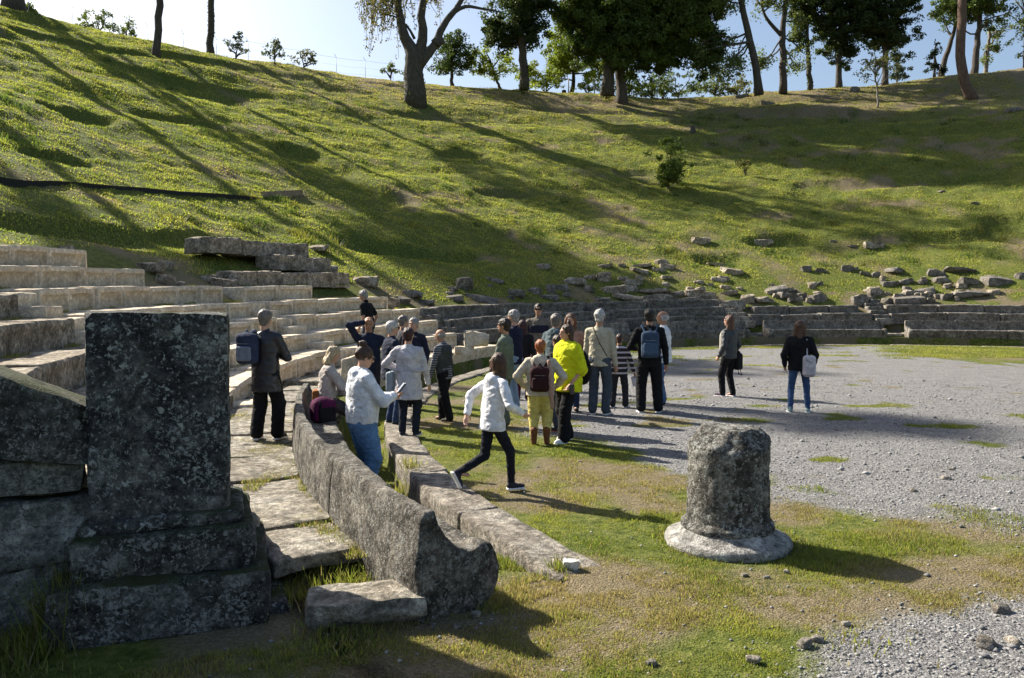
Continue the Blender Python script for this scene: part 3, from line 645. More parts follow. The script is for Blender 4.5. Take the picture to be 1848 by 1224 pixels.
# ---------------------------------------------------------------- people: signed distance shapes turned into one skin
class SD:
    def __init__(s): s.P = []; s.cut = []
    def cap(s, a, b, ra, rb=None, k=.02, sx=1, sy=1, op=1):
        s.P.append(('c', np.array(a, float), np.array(b, float), ra, ra if rb is None else rb, k, np.array([sx, sy, 1.]), op)); return s
    def ell(s, c, r, k=.015, R=None, op=1):
        s.P.append(('e', np.array(c, float), np.array(r, float), R, None, k, None, op)); return s
    def box(s, c, h, rad=.01, R=None, k=.01, op=1):
        s.P.append(('b', np.array(c, float), np.array(h, float), R, rad, k, None, op)); return s
    def bounds(s, q):
        t = q[0]
        if t == 'c': r = max(q[3], q[4]) * max(q[6].max(), 1); return np.minimum(q[1], q[2]) - r, np.maximum(q[1], q[2]) + r
        r = q[2].max() if (q[3] is None and t == 'e') else np.linalg.norm(q[2]); 
        if q[3] is None: return q[1] - q[2], q[1] + q[2]
        return q[1] - r, q[1] + r
    def mesh(s, h=.012, wr=None, seed=0):
        B = [s.bounds(q) for q in s.P if q[7] > 0]; lo = np.min([b[0] for b in B], 0) - .03; hi = np.max([b[1] for b in B], 0) + .03
        n = np.ceil((hi - lo) / h).astype(int) + 2; D = np.full(n, .3, np.float32)
        ax = [lo[i] + np.arange(n[i]) * h for i in range(3)]
        for q in s.P:
            b0, b1 = s.bounds(q); m = q[5] + .035
            i0 = np.clip(np.floor((b0 - m - lo) / h).astype(int), 0, n - 1); i1 = np.clip(np.ceil((b1 + m - lo) / h).astype(int) + 1, 1, n)
            sl = tuple(slice(i0[i], i1[i]) for i in range(3))
            X, Y, Z = np.meshgrid(ax[0][sl[0]], ax[1][sl[1]], ax[2][sl[2]], indexing='ij'); P = np.stack([X, Y, Z], -1)
            if q[0] == 'c':
                S = q[6]; a, b = q[1] / S, q[2] / S; p = P / S; ba = b - a; t = np.clip(((p - a) @ ba) / max(ba @ ba, 1e-9), 0, 1)
                d = (np.linalg.norm(p - a - t[..., None] * ba, axis=-1) - (q[3] + (q[4] - q[3]) * t)) * S.min()
            else:
                p = P - q[1]
                if q[3] is not None: p = p @ np.asarray(q[3])
                if q[0] == 'e':
                    k0 = np.linalg.norm(p / q[2], axis=-1); k1 = np.linalg.norm(p / q[2] ** 2, axis=-1); d = k0 * (k0 - 1) / np.maximum(k1, 1e-6)
                else:
                    e = np.abs(p) - q[2] + q[4]; d = np.linalg.norm(np.clip(e, 0, None), axis=-1) + np.minimum(e.max(-1), 0) - q[4]
            A = D[sl]; k = q[5]
            if q[7] > 0: hh = np.clip(k - np.abs(A - d), 0, None) / k; D[sl] = np.minimum(A, d) - hh * hh * k / 4
            else: hh = np.clip(k - np.abs(A + d), 0, None) / k; D[sl] = np.maximum(A, -d) + hh * hh * k / 4
        for (i, sg, v) in s.cut:      # keep sg*(coord - v) > 0
            c = sg * (v - ax[i]); shp = [1, 1, 1]; shp[i] = -1; D = np.maximum(D, c.reshape(shp))
        if wr:
            m = np.abs(D) < .05; I = np.argwhere(m); P = lo + I * h
            for (amp, sc, zs) in wr: D[m] += amp * vn(P[:, 0] / sc, P[:, 1] / sc, P[:, 2] / (sc * zs), seed)
        return nets(D, lo, h)
def nets(D, lo, h):
    S = D < 0; n = np.array(D.shape); c = n - 1
    acc = np.zeros((*c, 3), np.float32); cnt = np.zeros(c, np.float32)
    for ax in range(3):
        a = [slice(None)] * 3; b = [slice(None)] * 3; a[ax] = slice(0, -1); b[ax] = slice(1, None); a, b = tuple(a), tuple(b)
        X = S[a] != S[b]; t = np.where(X, D[a] / np.where(X, D[a] - D[b], 1), 0)
        o = [k for k in range(3) if k != ax]
        for u in (0, 1):
            for v in (0, 1):
                s_ = [slice(None)] * 3; s_[ax] = slice(None); s_[o[0]] = slice(u, u + c[o[0]]); s_[o[1]] = slice(v, v + c[o[1]]); s_ = tuple(s_)
                x = X[s_]; cnt += x; acc[..., ax] += np.where(x, t[s_], 0); acc[..., o[0]] += x * u; acc[..., o[1]] += x * v
    M = cnt > 0; idx = -np.ones(c, np.int64); idx[M] = np.arange(M.sum()); I = np.argwhere(M)
    V = lo + (I + acc[M] / cnt[M][:, None]) * h; F = []
    for ax in range(3):
        o = [k for k in range(3) if k != ax]; a = [slice(None)] * 3; b = [slice(None)] * 3; a[ax] = slice(0, -1); b[ax] = slice(1, None)
        for k in o: a[k] = b[k] = slice(1, -1)
        A = S[tuple(a)]; Bq = S[tuple(b)]; E = np.argwhere(A != Bq)
        if not len(E): continue
        inside = A[tuple(E.T)]; g = E.copy(); g[:, o[0]] += 1; g[:, o[1]] += 1
        def cell(u, v): q = g.copy(); q[:, o[0]] -= u; q[:, o[1]] -= v; return idx[tuple(q.T)]
        q = np.stack([cell(1, 1), cell(0, 1), cell(0, 0), cell(1, 0)], 1); fl = inside if ax != 1 else ~inside
        q[~fl] = q[~fl][:, ::-1]; F.append(q)
    return V, np.concatenate(F)
def smoothV(V, F, it=1):
    for _ in range(it):
        A = np.zeros_like(V); N = np.zeros(len(V))
        for i in range(4):
            j = (i + 1) % 4; np.add.at(A, F[:, i], V[F[:, j]]); np.add.at(N, F[:, i], 1); np.add.at(A, F[:, j], V[F[:, i]]); np.add.at(N, F[:, j], 1)
        V = V * .4 + .6 * A / N[:, None]
    return V
def ik(S, T, l1, l2, pole):
    S, T, pole = map(lambda q: np.array(q, float), (S, T, pole)); d = T - S; L = np.linalg.norm(d); L2 = min(L, (l1 + l2) * .999); u = d / L; T = S + u * L2
    a = (l1 * l1 - l2 * l2 + L2 * L2) / (2 * L2); hh = math.sqrt(max(l1 * l1 - a * a, 0)); p = pole - (pole @ u) * u; p /= np.linalg.norm(p) + 1e-9
    return S + u * a + p * hh, T
SKIN = mat_plain('skin', (.50, .29, .20), .6, .12, 12, .001, .35); SKIN2 = mat_plain('tanned_skin', (.36, .20, .13), .6, .12, 12, .001, .35)
M_eye = mat_plain('eye_dark', (.03, .02, .02), .3, .0, 5, 0); M_lip = mat_plain('lips', (.32, .10, .09), .5, .1, 5, 0); M_glass = mat_plain('dark_glasses', (.01, .01, .012), .15, 0, 5, 0, .6)
HC = dict(grey=(.26, .25, .24), silver=(.42, .41, .40), dark=(.018, .013, .011), brown=(.06, .03, .018), auburn=(.11, .045, .024), orange=(.30, .09, .03), blond=(.42, .32, .19), wine=(.045, .014, .014), chest=(.075, .036, .02), mixed=(.15, .13, .115))
def person(label, fx, fy, ty, z=0., face=0, w=1.0, skin=None, hair=('short', 'dark'), top=None, bottom=None, shoes=(.03, .03, .03), sole=None,
           lh=None, rh=None, lf=None, rf=None, lknee=None, rknee=None, lean=(0, 0), pelvis=None, look=0, Y=None, H=None, features=False, glasses=False, curl=.6, belly=1.0, group='visitors in the theatre', lpole=None, rpole=None, vox=.0115, nod=0.0, seed=None):
    """fx,fy: feet pixel, ty: pixel row of the head top"""
    p = at(fx, fy, z) if Y is None else atd(fx, 541, Y); p[2] = z
    if H is None: H = (CAMZ - (ty - HOR) * p[1] / FPX - z)
    a = -math.radians(face); seed = int(fx) if seed is None else seed; skin = skin or SKIN
    k = H
    pel = np.array(pelvis if pelvis else (0, 0, .515)); chest = pel + np.array([lean[0] * .5, lean[1] * .5, .205]); neck = pel + np.array([lean[0], lean[1], .305])
    head = neck + np.array([lean[0] * .3, .012 + lean[1] * .3 + nod * .02, .105 - nod * .01])
    sw = .108 * (w * .5 + .5)
    LS, RS = neck + [-sw * .97, 0, -.037], neck + [sw * .97, 0, -.037]
    lh = np.array(lh if lh else (-.15, .02, .475)) ; rh = np.array(rh if rh else (.15, .02, .475))
    LE, LH = ik(LS, lh, .172, .15, lpole or (-.6, -1, -.3)); RE, RH = ik(RS, rh, .172, .15, rpole or (.6, -1, -.3))
    LHp, RHp = pel + [-.052, 0, -.01], pel + [.052, 0, -.01]
    lf = np.array(lf if lf else (-.06, -.01, .04)); rf = np.array(rf if rf else (.06, .01, .04))
    LK, LA = ik(LHp, lf, .242, .235, lknee or (-.15, 1, 0)); RK, RA = ik(RHp, rf, .242, .235, rknee or (.15, 1, 0))
    ca, sa = math.cos(math.radians(look)), -math.sin(math.radians(look)); HR = np.array(Matrix.Rotation(-math.radians(look), 3, 'Z') @ Matrix.Rotation(-nod * .5, 3, 'X'))
    hp = lambda x, y, zz: (head + HR @ np.array([x, y, zz])) * k
    # --- body
    b = SD(); s = b
    s.ell(hp(0, -.006, .012), np.array([.0445, .056, .053]) * k, .01, HR); s.ell(hp(0, .012, -.022), np.array([.034, .040, .045]) * k, .02, HR)
    s.ell(hp(0, .036, -.050), np.array([.016, .014, .013]) * k, .015, HR)                                   # chin
    s.cap(hp(0, .048, .006), hp(0, .060, -.014), .006 * k, .009 * k, .008); s.ell(hp(0, .048, .014), np.array([.030, .010, .007]) * k, .01, HR)  # nose, brow
    s.ell(hp(0, .049, -.032), np.array([.014, .007, .007]) * k, .005, HR)
    for sd in (-1, 1):
        s.ell(hp(sd * .018, .056, .002), np.array([.010, .008, .006]) * k, .006, HR, op=-1); s.ell(hp(sd * .044, -.002, -.006), np.array([.006, .011, .016]) * k, .004, HR)
    s.cap((neck - [0, .005, .01]) * k, (head + [0, -.008, -.03]) * k, .034 * k, .030 * k, .02)
    s.cap(chest * k, (pel + [0, 0, .06]) * k, .082 * k * w, .07 * k * w, .03, 1.0, .65); s.cap((neck + [-.07, 0, -.035]) * k, (neck + [.07, 0, -.035]) * k, .032 * k, None, .04)
    s.cap((pel + [-.03, 0, 0]) * k, (pel + [.03, 0, 0]) * k, .065 * k * w, None, .03)
    for (S_, E_, W_) in ((LS, LE, LH), (RS, RE, RH)):
        s.cap(S_ * k, E_ * k, .026 * k * w, .021 * k, .015); s.cap(E_ * k, W_ * k, .021 * k, .0145 * k, .01)
    for (A_, K_, C_) in ((LHp, LK, LA), (RHp, RK, RA)):
        s.cap(A_ * k, K_ * k, .046 * k * w, .030 * k, .02); s.cap(K_ * k, C_ * k, .030 * k, .020 * k, .015); s.cap(C_ * k, (C_ + [0, .075, -.022]) * k, .018 * k, .014 * k, .01)
    for sd, E_, W_ in ((-1, LE, LH), (1, RE, RH)):                                                            # hands
        d = W_ - E_; d /= np.linalg.norm(d); side = np.cross(d, [0, 0, 1.] if abs(d[2]) < .8 else [0, 1., 0]); side /= np.linalg.norm(side); nrm = np.cross(side, d)
        if abs(d[2]) > .8: side, nrm = np.array([0, 1., 0]), np.array([-sd * 1., 0, 0])
        W = W_; pc = W + d * .028; s.ell(pc * k, np.array([.022, .011, .027]) * k, .008, np.stack([side, nrm, d], 1)) if False else s.cap((W + d * .008) * k, (W + d * .045) * k, .015 * k, .018 * k, .006)
        for f in range(4):
            o = side * (f - 1.5) * .0098 * (1 if abs(d[2]) <= .8 else 1); L = (.040, .045, .043, .034)[f]; q0 = W + d * .047 + o; q1 = q0 + (d * math.cos(curl * .6) + nrm * math.sin(curl * .6)) * L * .55; q2 = q1 + (d * math.cos(curl * 1.6) + nrm * math.sin(curl * 1.6)) * L * .5
            s.cap(q0 * k, q1 * k, .0054 * k, .005 * k, .002); s.cap(q1 * k, q2 * k, .005 * k, .0043 * k, .002)
        q0 = W + d * .018 + side * .016; q1 = q0 + side * .014 + d * .016 + nrm * .006; q2 = q1 + d * .018 + nrm * .006; s.cap(q0 * k, q1 * k, .0065 * k, .006 * k, .004); s.cap(q1 * k, q2 * k, .006 * k, .005 * k, .002)
    V, F = s.mesh(.0095 if H > 1.5 else .0085); root = mk('person', V, F, skin, loc=p, rz=a); tag(root, label, 'person', group)
    def add(sd_, name, mat, h=vox, wr=None, sm=1):
        V, F = sd_.mesh(h, wr, seed + len(name)); V = smoothV(V, F, sm); return mk(name, V, F, mat, root)
    # --- top garment
    t = dict(c=(.1, .1, .1), hem=.44, fat=1.0, flare=1.0, sleeve='long', hood=False, collar=True, name='jacket', wr=1.0); t.update(top or {})
    g = SD(); f = t['fat'] * w
    hem = np.array([0, 0, t['hem']]) + [pel[0], pel[1], pel[2] - .515]
    g.cap(chest * k, (pel + [0, .004 * belly, .07]) * k, .094 * k * f, .088 * k * f * belly, .03, 1.06, .70)
    g.cap((pel + [0, 0, .05]) * k, (hem + [0, 0, -.03]) * k, .092 * k * f, .098 * k * f * t['flare'], .03, 1.0, .74); g.cut.append((2, 1, float(hem[2] * k)))
    if belly > 1.05: g.ell((pel + [0, .035, .10]) * k, np.array([.085, .06, .09]) * k * belly, .04)
    g.cap((neck + [-.072 * (w * .5 + .5), 0, -.036]) * k, (neck + [.072 * (w * .5 + .5), 0, -.036]) * k, .040 * k, None, .04); g.cap(neck * k - [0, .01, .03 * k], neck * k + [0, .0, .012 * k], .042 * k, .036 * k, .02)
    sl = t['sleeve']; slr = .033 * (f * .6 + .4)
    for (S_, E_, W_) in ((LS, LE, LH), (RS, RE, RH)):
        if sl == 'none': continue
        if sl == 'half': g.cap(S_ * k, E_ * k, slr * 1.25 * k, slr * 1.2 * k, .025); continue
        g.cap(S_ * k, E_ * k, slr * 1.03 * k, slr * .92 * k, .022)
        if sl == 'short': g.P.pop(); g.cap(S_ * k, (S_ + (E_ - S_) * .7) * k, slr * 1.1 * k, slr * 1.05 * k, .022); continue
        g.cap(E_ * k, (E_ + (W_ - E_) * .93) * k, slr * .95 * k, slr * .72 * k, .012)
    if t['hood']: g.cap((neck + [-.035, -.045, -.012]) * k, (neck + [.035, -.045, -.012]) * k, .032 * k, None, .02); g.cap((neck + [0, -.055, -.05]) * k, (neck + [0, -.04, 0]) * k, .028 * k, .04 * k, .03); g.cap((neck + [-.04, -.01, .005]) * k, (neck + [-.035, -.04, .0]) * k, .018 * k, None, .02); g.cap((neck + [.04, -.01, .005]) * k, (neck + [.035, -.04, .0]) * k, .018 * k, None, .02)
    tm = t.get('mat') or cloth(t['c']); add(g, t['name'], tm, vox, [(.006 * t['wr'], .075, .5), (.0045 * t['wr'], .035, .55)])
    # --- trousers
    q = dict(c=(.02, .02, .025), r0=.056, r1=.04, r2=.032, end=.05, name='trousers'); q.update(bottom or {})
    g = SD(); g.cap((pel + [-.03, 0, 0]) * k, (pel + [.03, 0, 0]) * k, .074 * k * w, None, .03, 1, .92)
    for (A_, K_, C_) in ((LHp, LK, LA), (RHp, RK, RA)):
        e = C_ + (K_ - C_) * max(0, (q['end'] - .04) / .24); g.cap(A_ * k, K_ * k, q['r0'] * k * w, q['r1'] * k * w, .022); g.cap(K_ * k, e * k, q['r1'] * k * w, q['r2'] * k, .015)
    add(g, q['name'], q.get('mat') or cloth(q['c']), vox, [(.006, .07, .4), (.004, .03, .6)])
    # --- shoes
    for (K_, C_) in ((LK, LA), (RK, RA)):
        g = SD(); dn = (C_ - K_) / np.linalg.norm(C_ - K_); fwd = np.array([0, 1., 0]) - dn * dn[1]; fwd /= np.linalg.norm(fwd) + 1e-9
        flat = C_[2] < .06
        if flat: dn = np.array([0, 0, -1.]); fwd = np.array([(.18 if C_[0] > 0 else -.18), 1., 0]); fwd /= np.linalg.norm(fwd)
        g.cap((C_ - dn * .012) * k, (C_ + dn * .012 + fwd * .012) * k, .025 * k, None, .01); g.cap((C_ + dn * .016 - fwd * .01) * k, (C_ + dn * .023 + fwd * .085) * k, .024 * k, .019 * k, .015)
        if q.get('boots'): g.cap(C_ * k, (C_ - dn * .10) * k, .028 * k, .036 * k, .01)
        if flat: g.cut.append((2, 1, .004))
        sh = add(g, 'shoe', cloth(shoes, .6, .1), .0095)
        if sole:
            g = SD(); c0 = C_ + dn * .036 + fwd * .035; R = np.stack([np.cross(fwd, -dn), fwd, -dn], 1); g.box(c0 * k, np.array([.026, .067, .008]) * k, .006, R)
            V, F = g.mesh(.008); V = smoothV(V, F, 1); mk('sole', V, F, cloth(sole, .6, .05), sh)
    # --- hair
    st, hcn = hair; hm = mat_hair(HC[hcn])
    if st != 'none':
        g = SD()
        if st == 'bald':
            g.ell(hp(0, -.012, .0), np.array([.050, .060, .045]) * k, .01, HR); g.ell(hp(0, .05, .0), np.array([.07, .055, .09]) * k, .01, HR, -1); g.cut.append((2, -1, float((head[2] + .022) * k)))
        else:
            g.ell(hp(0, -.010, .018), np.array([.051, .0605, .056]) * k, .01, HR)
            if st in ('long', 'bob'):
                dz = -.15 if st == 'long' else -.085
                for sd in (-1, 0, 1): g.cap(hp(sd * .038, -.018 - .02 * (sd == 0), .0), hp(sd * .046, -.024 - .018 * (sd == 0), dz), .027 * k, (.026 if st == 'long' else .031) * k, .03)
            if st == 'bun': g.ell(hp(0, -.035, .078), np.array([.028, .028, .024]) * k, .008, HR)
            if st == 'topknot': g.ell(hp(0, -.02, .085), np.array([.019, .019, .02]) * k, .006, HR); 
            if st in ('topknot',):
                for sd in (-1, 0, 1): g.cap(hp(sd * .036, -.022, .0), hp(sd * .042, -.03, -.13), .024 * k, .02 * k, .03)
            if st == 'pony': g.cap(hp(0, -.06, .02), hp(0, -.07, -.12), .018 * k, .014 * k, .02)
            g.ell(hp(0, .062, -.022), np.array([.040, .05, .062]) * k, .012, HR, -1)
            if st == 'short': g.ell(hp(0, .03, -.06), np.array([.06, .045, .045]) * k, .012, HR, -1); g.ell(hp(0, -.028, -.028), np.array([.038, .03, .03]) * k, .02, HR)
        add(g, 'hair', hm, .0095, [(.006, .025, 1.4), (.004, .012, 3.0)], 0)
    if features:
        for sd in (-1, 1):
            g = SD().ell(hp(sd * .018, .0475, .002), np.array([.0075, .005, .004]) * k, .002, HR); V, F = g.mesh(.004); mk('eye', V, F, M_eye, root)
            g = SD().cap(hp(sd * .010, .054, .017), hp(sd * .028, .047, .016), .0028 * k); V, F = g.mesh(.004); mk('eyebrow', V, F, hm, root)
        g = SD().cap(hp(-.011, .0525, -.033), hp(.011, .0525, -.033), .0042 * k); V, F = g.mesh(.004); mk('mouth', V, F, M_lip, root)
    if glasses:
        gs = glasses if isinstance(glasses, str) else 'glasses'; g = SD()
        for sd in (-1, 1):
            if gs == 'sunglasses': g.box(hp(sd * .0185, .060, .003), np.array([.015, .004, .0105]) * k, .004, HR)
            else:
                for i in range(8):
                    a0, a1 = i / 8 * 6.283, (i + 1) / 8 * 6.283; g.cap(hp(sd * .0185 + .013 * math.cos(a0), .060, .002 + .010 * math.sin(a0)), hp(sd * .0185 + .013 * math.cos(a1), .060, .002 + .010 * math.sin(a1)), .0022 * k, k=.001)
            g.cap(hp(sd * .033, .058, .006), hp(sd * .047, .0, .004), .0022 * k, k=.002)
        g.cap(hp(-.006, .062, .004), hp(.006, .062, .004), .0022 * k, k=.002); V, F = g.mesh(.004); mk(gs, V, F, M_glass, root)
    root['_k'] = k
    return dict(root=root, k=k, p=p, a=a, neck=neck, pel=pel, chest=chest, LS=LS, RS=RS, LH=LH, RH=RH, LE=LE, RE=RE, add=add, f=f, w=w)
def part(P, name, sd_, c, h=.011, wr=None, sm=1):
    V, F = sd_.mesh(h, wr); V = smoothV(V, F, sm); return mk(name, V, F, c if not isinstance(c, tuple) else cloth(c), P['root'])
def item(P, name, label, cat, sd_, c, parts=(), group=None, h=.011, wr=None):
    k = P['k']; V, F = sd_.mesh(h, wr); V = smoothV(V, F, 1)
    c0 = V.mean(0); R = np.array(Matrix.Rotation(P['a'], 3, 'Z')); o = mk(name, V - c0, F, c if not isinstance(c, tuple) else cloth(c), loc=P['p'] + R @ c0, rz=P['a']); tag(o, label, cat, group)
    for (n, s2, c2) in parts:
        V, F = s2.mesh(min(h, .009)); V = smoothV(V, F, 1); mk(n, V - c0, F, c2 if not isinstance(c2, tuple) else cloth(c2), o)
    return o
def backpack(P, label, c, c2, size=(.15, .07, .24), off=(0, -.0), zc=None, straps=True, both=True, pocket=True):
    k = P['k']; ch = P['chest']; sx, sy, sz = size; yb = ch[1] * k - .07 * k * P['f'] - sy + .01; zc = (zc if zc else ch[2] - .0) * k; cx = off[0]; yb += off[1]
    s = SD().box((cx, yb, zc), (sx, sy, sz), .06, k=.02); s.ell((cx, yb, zc + sz * .6), (sx * .9, sy * .95, sz * .5), .03)
    ps = []
    if pocket: ps.append(('pocket', SD().box((cx, yb - sy * .95, zc - sz * .3), (sx * .78, .035, sz * .48), .03), c2)); ps.append(('zip', SD().cap((cx - sx * .6, yb - sy - .005, zc + sz * .35), (cx + sx * .6, yb - sy - .005, zc + sz * .35), .006), (.35, .35, .36)))
    if straps:
        for sd in ((-1, 1) if both else (-1,)):
            S = SD(); pts = [(cx + sd * sx * .45, yb + sy * .6, zc + sz * .8), (sd * .075 * k, (P['neck'][1] - .02) * k, (P['neck'][2] + .012) * k), (sd * .082 * k, (P['neck'][1] + .055) * k, (P['neck'][2] - .03) * k), (sd * .09 * k, (ch[1] + .078 * P['f']) * k, ch[2] * k), (sd * .10 * k, ch[1] * k, (ch[2] - .08) * k)]
            for i in range(4): S.cap(pts[i], pts[i + 1], .019, None, .01)
            ps.append(('strap', S, c2))
    ps.append(('handle', SD().cap((cx - .03, yb, zc + sz + .01), (cx, yb, zc + sz + .045), .009).cap((cx + .03, yb, zc + sz + .01), (cx, yb, zc + sz + .045), .009), c2))
    return item(P, 'backpack', label, 'backpack', s, c, ps, wr=[(.008, .08, .8)])

NAVY = (.018, .024, .05); BLK = (.010, .010, .012); JEAN = (.075, .14, .26); DJEAN = (.035, .06, .13); LJEAN = (.24, .33, .45); WHT = (.74, .76, .80)
# 1 back-turned woman on the walkway
P = person('person in long black coat and wide black trousers seen from behind on the walkway', 481, 793, 557, walkz(200) + .02, 14, 1.02, hair=('short', 'mixed'), top=dict(c=(.012, .012, .016), mat=mat_plain('leather', (.013, .013, .018), .38, .2, 9, .004, .5), hem=.37, fat=1.12, flare=1.1, name='coat'),
           bottom=dict(c=BLK, r1=.052, r2=.048), sole=(.8, .8, .8), lh=(-.02, .09, .64), rh=(.02, .10, .66), lpole=(-1, -.2, -.6), rpole=(1, -.2, -.6), lf=(-.075, -.02, .04), rf=(.075, .03, .04))
backpack(P, 'blue and grey backpack hanging on the left shoulder of the black-coated person', (.03, .04, .08), (.16, .19, .25), (.13, .09, .19), off=(-.13, .02), zc=.70, both=False)
# 2 man up on the seat rows
person('man in black polo shirt stepping along the pale seat rows above the crowd', 665, 600, 520, .52, 290, 1.0, SKIN2, ('short', 'grey'), dict(c=BLK, hem=.47, sleeve='short', name='polo_shirt'), dict(c=(.05, .06, .09)), Y=18.3, H=1.72, lean=(0, .04), nod=.8, lh=(-.13, .06, .50), rh=(.14, .03, .5))
# 3 man shading his eyes
person('man in navy jacket facing us with one hand raised to his brow', 665, 745, 570, -.05, 172, 1.05, SKIN2, ('bald', 'grey'), dict(c=NAVY, hem=.46, fat=1.08), dict(c=(.03, .03, .04)), Y=13.6, features=True, rh=(.035, .12, .945), rpole=(1, .1, .2), lh=(-.22, .12, .58), nod=.2)
# 4 navy jacket man with sunglasses
person('grey-haired man in navy jacket and sunglasses looking right behind the phone user', 706, 768, 578, 0., 62, 1.14, None, ('short', 'silver'), dict(c=NAVY, hem=.44, fat=1.15), dict(c=DJEAN), glasses='sunglasses', rh=(.10, .12, .56), lh=(-.1, .12, .56), sole=(.6, .6, .6), Y=12.7)
# 5 white hoodie with phone
P = person('woman in white hoodie and ripped blue jeans with bun and glasses looking at her phone', 651, 889, 622, -.33, 64, 1.28, None, ('bun', 'brown'), dict(c=WHT, hem=.50, fat=1.12, flare=.95, hood=True, name='hoodie'), dict(c=(.11, .22, .40), r0=.064, r1=.044, r2=.034, name='jeans'), Y=9.25, features=True, glasses='glasses', belly=1.12,
           rh=(.05, .20, .665), lh=(.0, .20, .655), rpole=(1, -.2, -1), lpole=(-1, -.2, -1), nod=.55)
k = P['k']; rp = P['RH']; item(P, 'phone', 'grey smartphone held up by the woman in the white hoodie', 'phone', SD().box(((rp[0] - .02) * k, (rp[1] + .06) * k, (rp[2] + .045) * k), (.037, .007, .078), .006, np.array(Matrix.Rotation(-.7, 3, 'X'))), mat_plain('phone_case', (.06, .07, .09), .35, 0, 5, 0, .5), h=.006,
     parts=[('screen', SD().box(((rp[0] - .02) * k, (rp[1] + .054) * k, (rp[2] + .05) * k), (.032, .004, .070), .003, np.array(Matrix.Rotation(-.7, 3, 'X'))), (.32, .36, .42))])
# 6 seated blond woman
P = person('blond woman in beige cardigan seated on the stone bench behind the phone user', 598, 700, 652, .02, 80, 1.08, None, ('bob', 'blond'), dict(c=(.44, .40, .37), hem=.37, fat=1.12, flare=1.2, name='cardigan', wr=1.4), dict(c=(.06, .05, .05)), Y=11.1, H=1.58, pelvis=(0, -.05, .37), lf=(-.07, .20, .02), rf=(.07, .20, .02), lh=(-.08, .17, .38), rh=(.08, .17, .38), lknee=(0, .6, 1), rknee=(0, .6, 1), nod=.8, lean=(0, .03), shoes=(.08, .05, .04))
P_blond = P
b = SD().box((.0, -.22, .60), (.13, .05, .13), .03)
item(P, 'shoulder_bag', 'tan leather bag behind the seated blond woman', 'bag', b, (.30, .12, .035), [('strap', SD().cap((.0, -.21, .72), (-.10, -.10, .98), .012).cap((-.10, -.10, .98), (-.12, .10, .70), .012), (.20, .08, .03))])
# purple backpack on the bench
q = pt(float(Rf(198.5)) + .86, 198.5, .36); s = SD().box((0, 0, .17), (.16, .11, .16), .07).ell((0, 0, .23), (.15, .10, .14), .03)
V, F = s.mesh(.012, [(.01, .09, .8)]); o = mk('backpack', V, F, cloth((.085, .008, .05)), loc=q, rz=.7); tag(o, 'purple and black backpack standing on the near bench seat', 'backpack')
for nm, s2 in (('pocket', SD().box((.0, -.11, .13), (.12, .035, .10), .03)), ('strap', SD().cap((.10, .02, .33), (.19, .03, .18), .02).cap((.19, .03, .18), (.14, .03, .03), .02)), ('strap', SD().cap((-.10, -.11, .30), (-.09, -.14, .05), .018))):
    V, F = s2.mesh(.01); mk(nm, V, F, cloth(BLK), o)
# 8 trench coat
P = person('woman with dark red hair in pale trench coat seen from behind on the kerb', 738, 787, 590, .02, 8, 1.06, None, ('short', 'wine'), dict(c=(.56, .54, .58), hem=.34, fat=1.12, flare=1.22, name='trench_coat', wr=1.3), dict(c=(.016, .02, .035)), sole=(.75, .75, .75), shoes=(.02, .025, .04),
           lh=(-.14, .13, .62), rh=(.17, .07, .47), lpole=(-1, -.8, -.2), rpole=(1, -.8, 0))
k = P['k']
_b = SD().cap((-.052 * k, -.0, .605 * k), (.052 * k, -.0, .605 * k), .088 * k * 1.12, None, .01, 1, .78); _b.cut += [(2, 1, .593 * k), (2, -1, .617 * k)]
part(P, 'belt', _b, (.48, .46, .50))
item(P, 'handbag', 'pale blue-grey handbag hanging from the forearm of the trench coat woman', 'handbag', SD().box((-.185 * k, .10 * k, .49 * k), (.06, .15, .15), .035), (.36, .42, .47), [('handle', SD().cap((-.185 * k, .04 * k, .57 * k), (-.165 * k, .06 * k, .66 * k), .009).cap((-.165 * k, .06 * k, .66 * k), (-.185 * k, .15 * k, .57 * k), .009), (.20, .25, .30))])
# 9 grey vest
m_str = mat_plain('striped_sleeve', (.16, .17, .19), .9, .1)
def stripes(name, c1, c2, f, th=.5):
    m, nt, b = newmat(name); tc = nt.nodes.new('ShaderNodeTexCoord').outputs['Object']; sp = nt.nodes.new('ShaderNodeSeparateXYZ'); nt.links.new(tc, sp.inputs[0])
    mu = nd(nt, 'ShaderNodeMath', operation='MULTIPLY'); nt.links.new(sp.outputs[2], mu.inputs[0]); mu.inputs[1].default_value = f; fr = nd(nt, 'ShaderNodeMath', operation='FRACT'); nt.links.new(mu.outputs[0], fr.inputs[0])
    nt.links.new(ramp(nt, fr.outputs[0], [(th - .04, c1), (th + .04, c2)]), b.inputs['Base Color']); b.inputs['Roughness'].default_value = .9; return m
P = person('balding man in grey sleeveless vest over striped sleeves facing left by the kerb', 803, 760, 592, 0, 300, 1.1, SKIN2, ('bald', 'grey'), dict(mat=stripes('fine_striped_knit', (.03, .035, .05), (.20, .21, .24), 26), hem=.46, fat=1.0, name='sweater'), dict(c=BLK, r1=.046, r2=.042), lf=(-.05, -.10, .04), rf=(.05, .07, .04), nod=.9, lean=(0, .02), lh=(-.13, .10, .47), rh=(.14, .08, .47))
k = P['k']; g = SD(); g.cap(P['chest'] * k, (P['pel'] + [0, .004, .0]) * k, .106 * k, .104 * k, .03, 1.08, .76); g.cap((P['neck'] + [-.06, 0, -.036]) * k, (P['neck'] + [.06, 0, -.036]) * k, .046 * k, None, .04); g.cut.append((2, 1, .45 * k)); part(P, 'vest', g, (.05, .055, .055), wr=[(.01, .1, .5)])
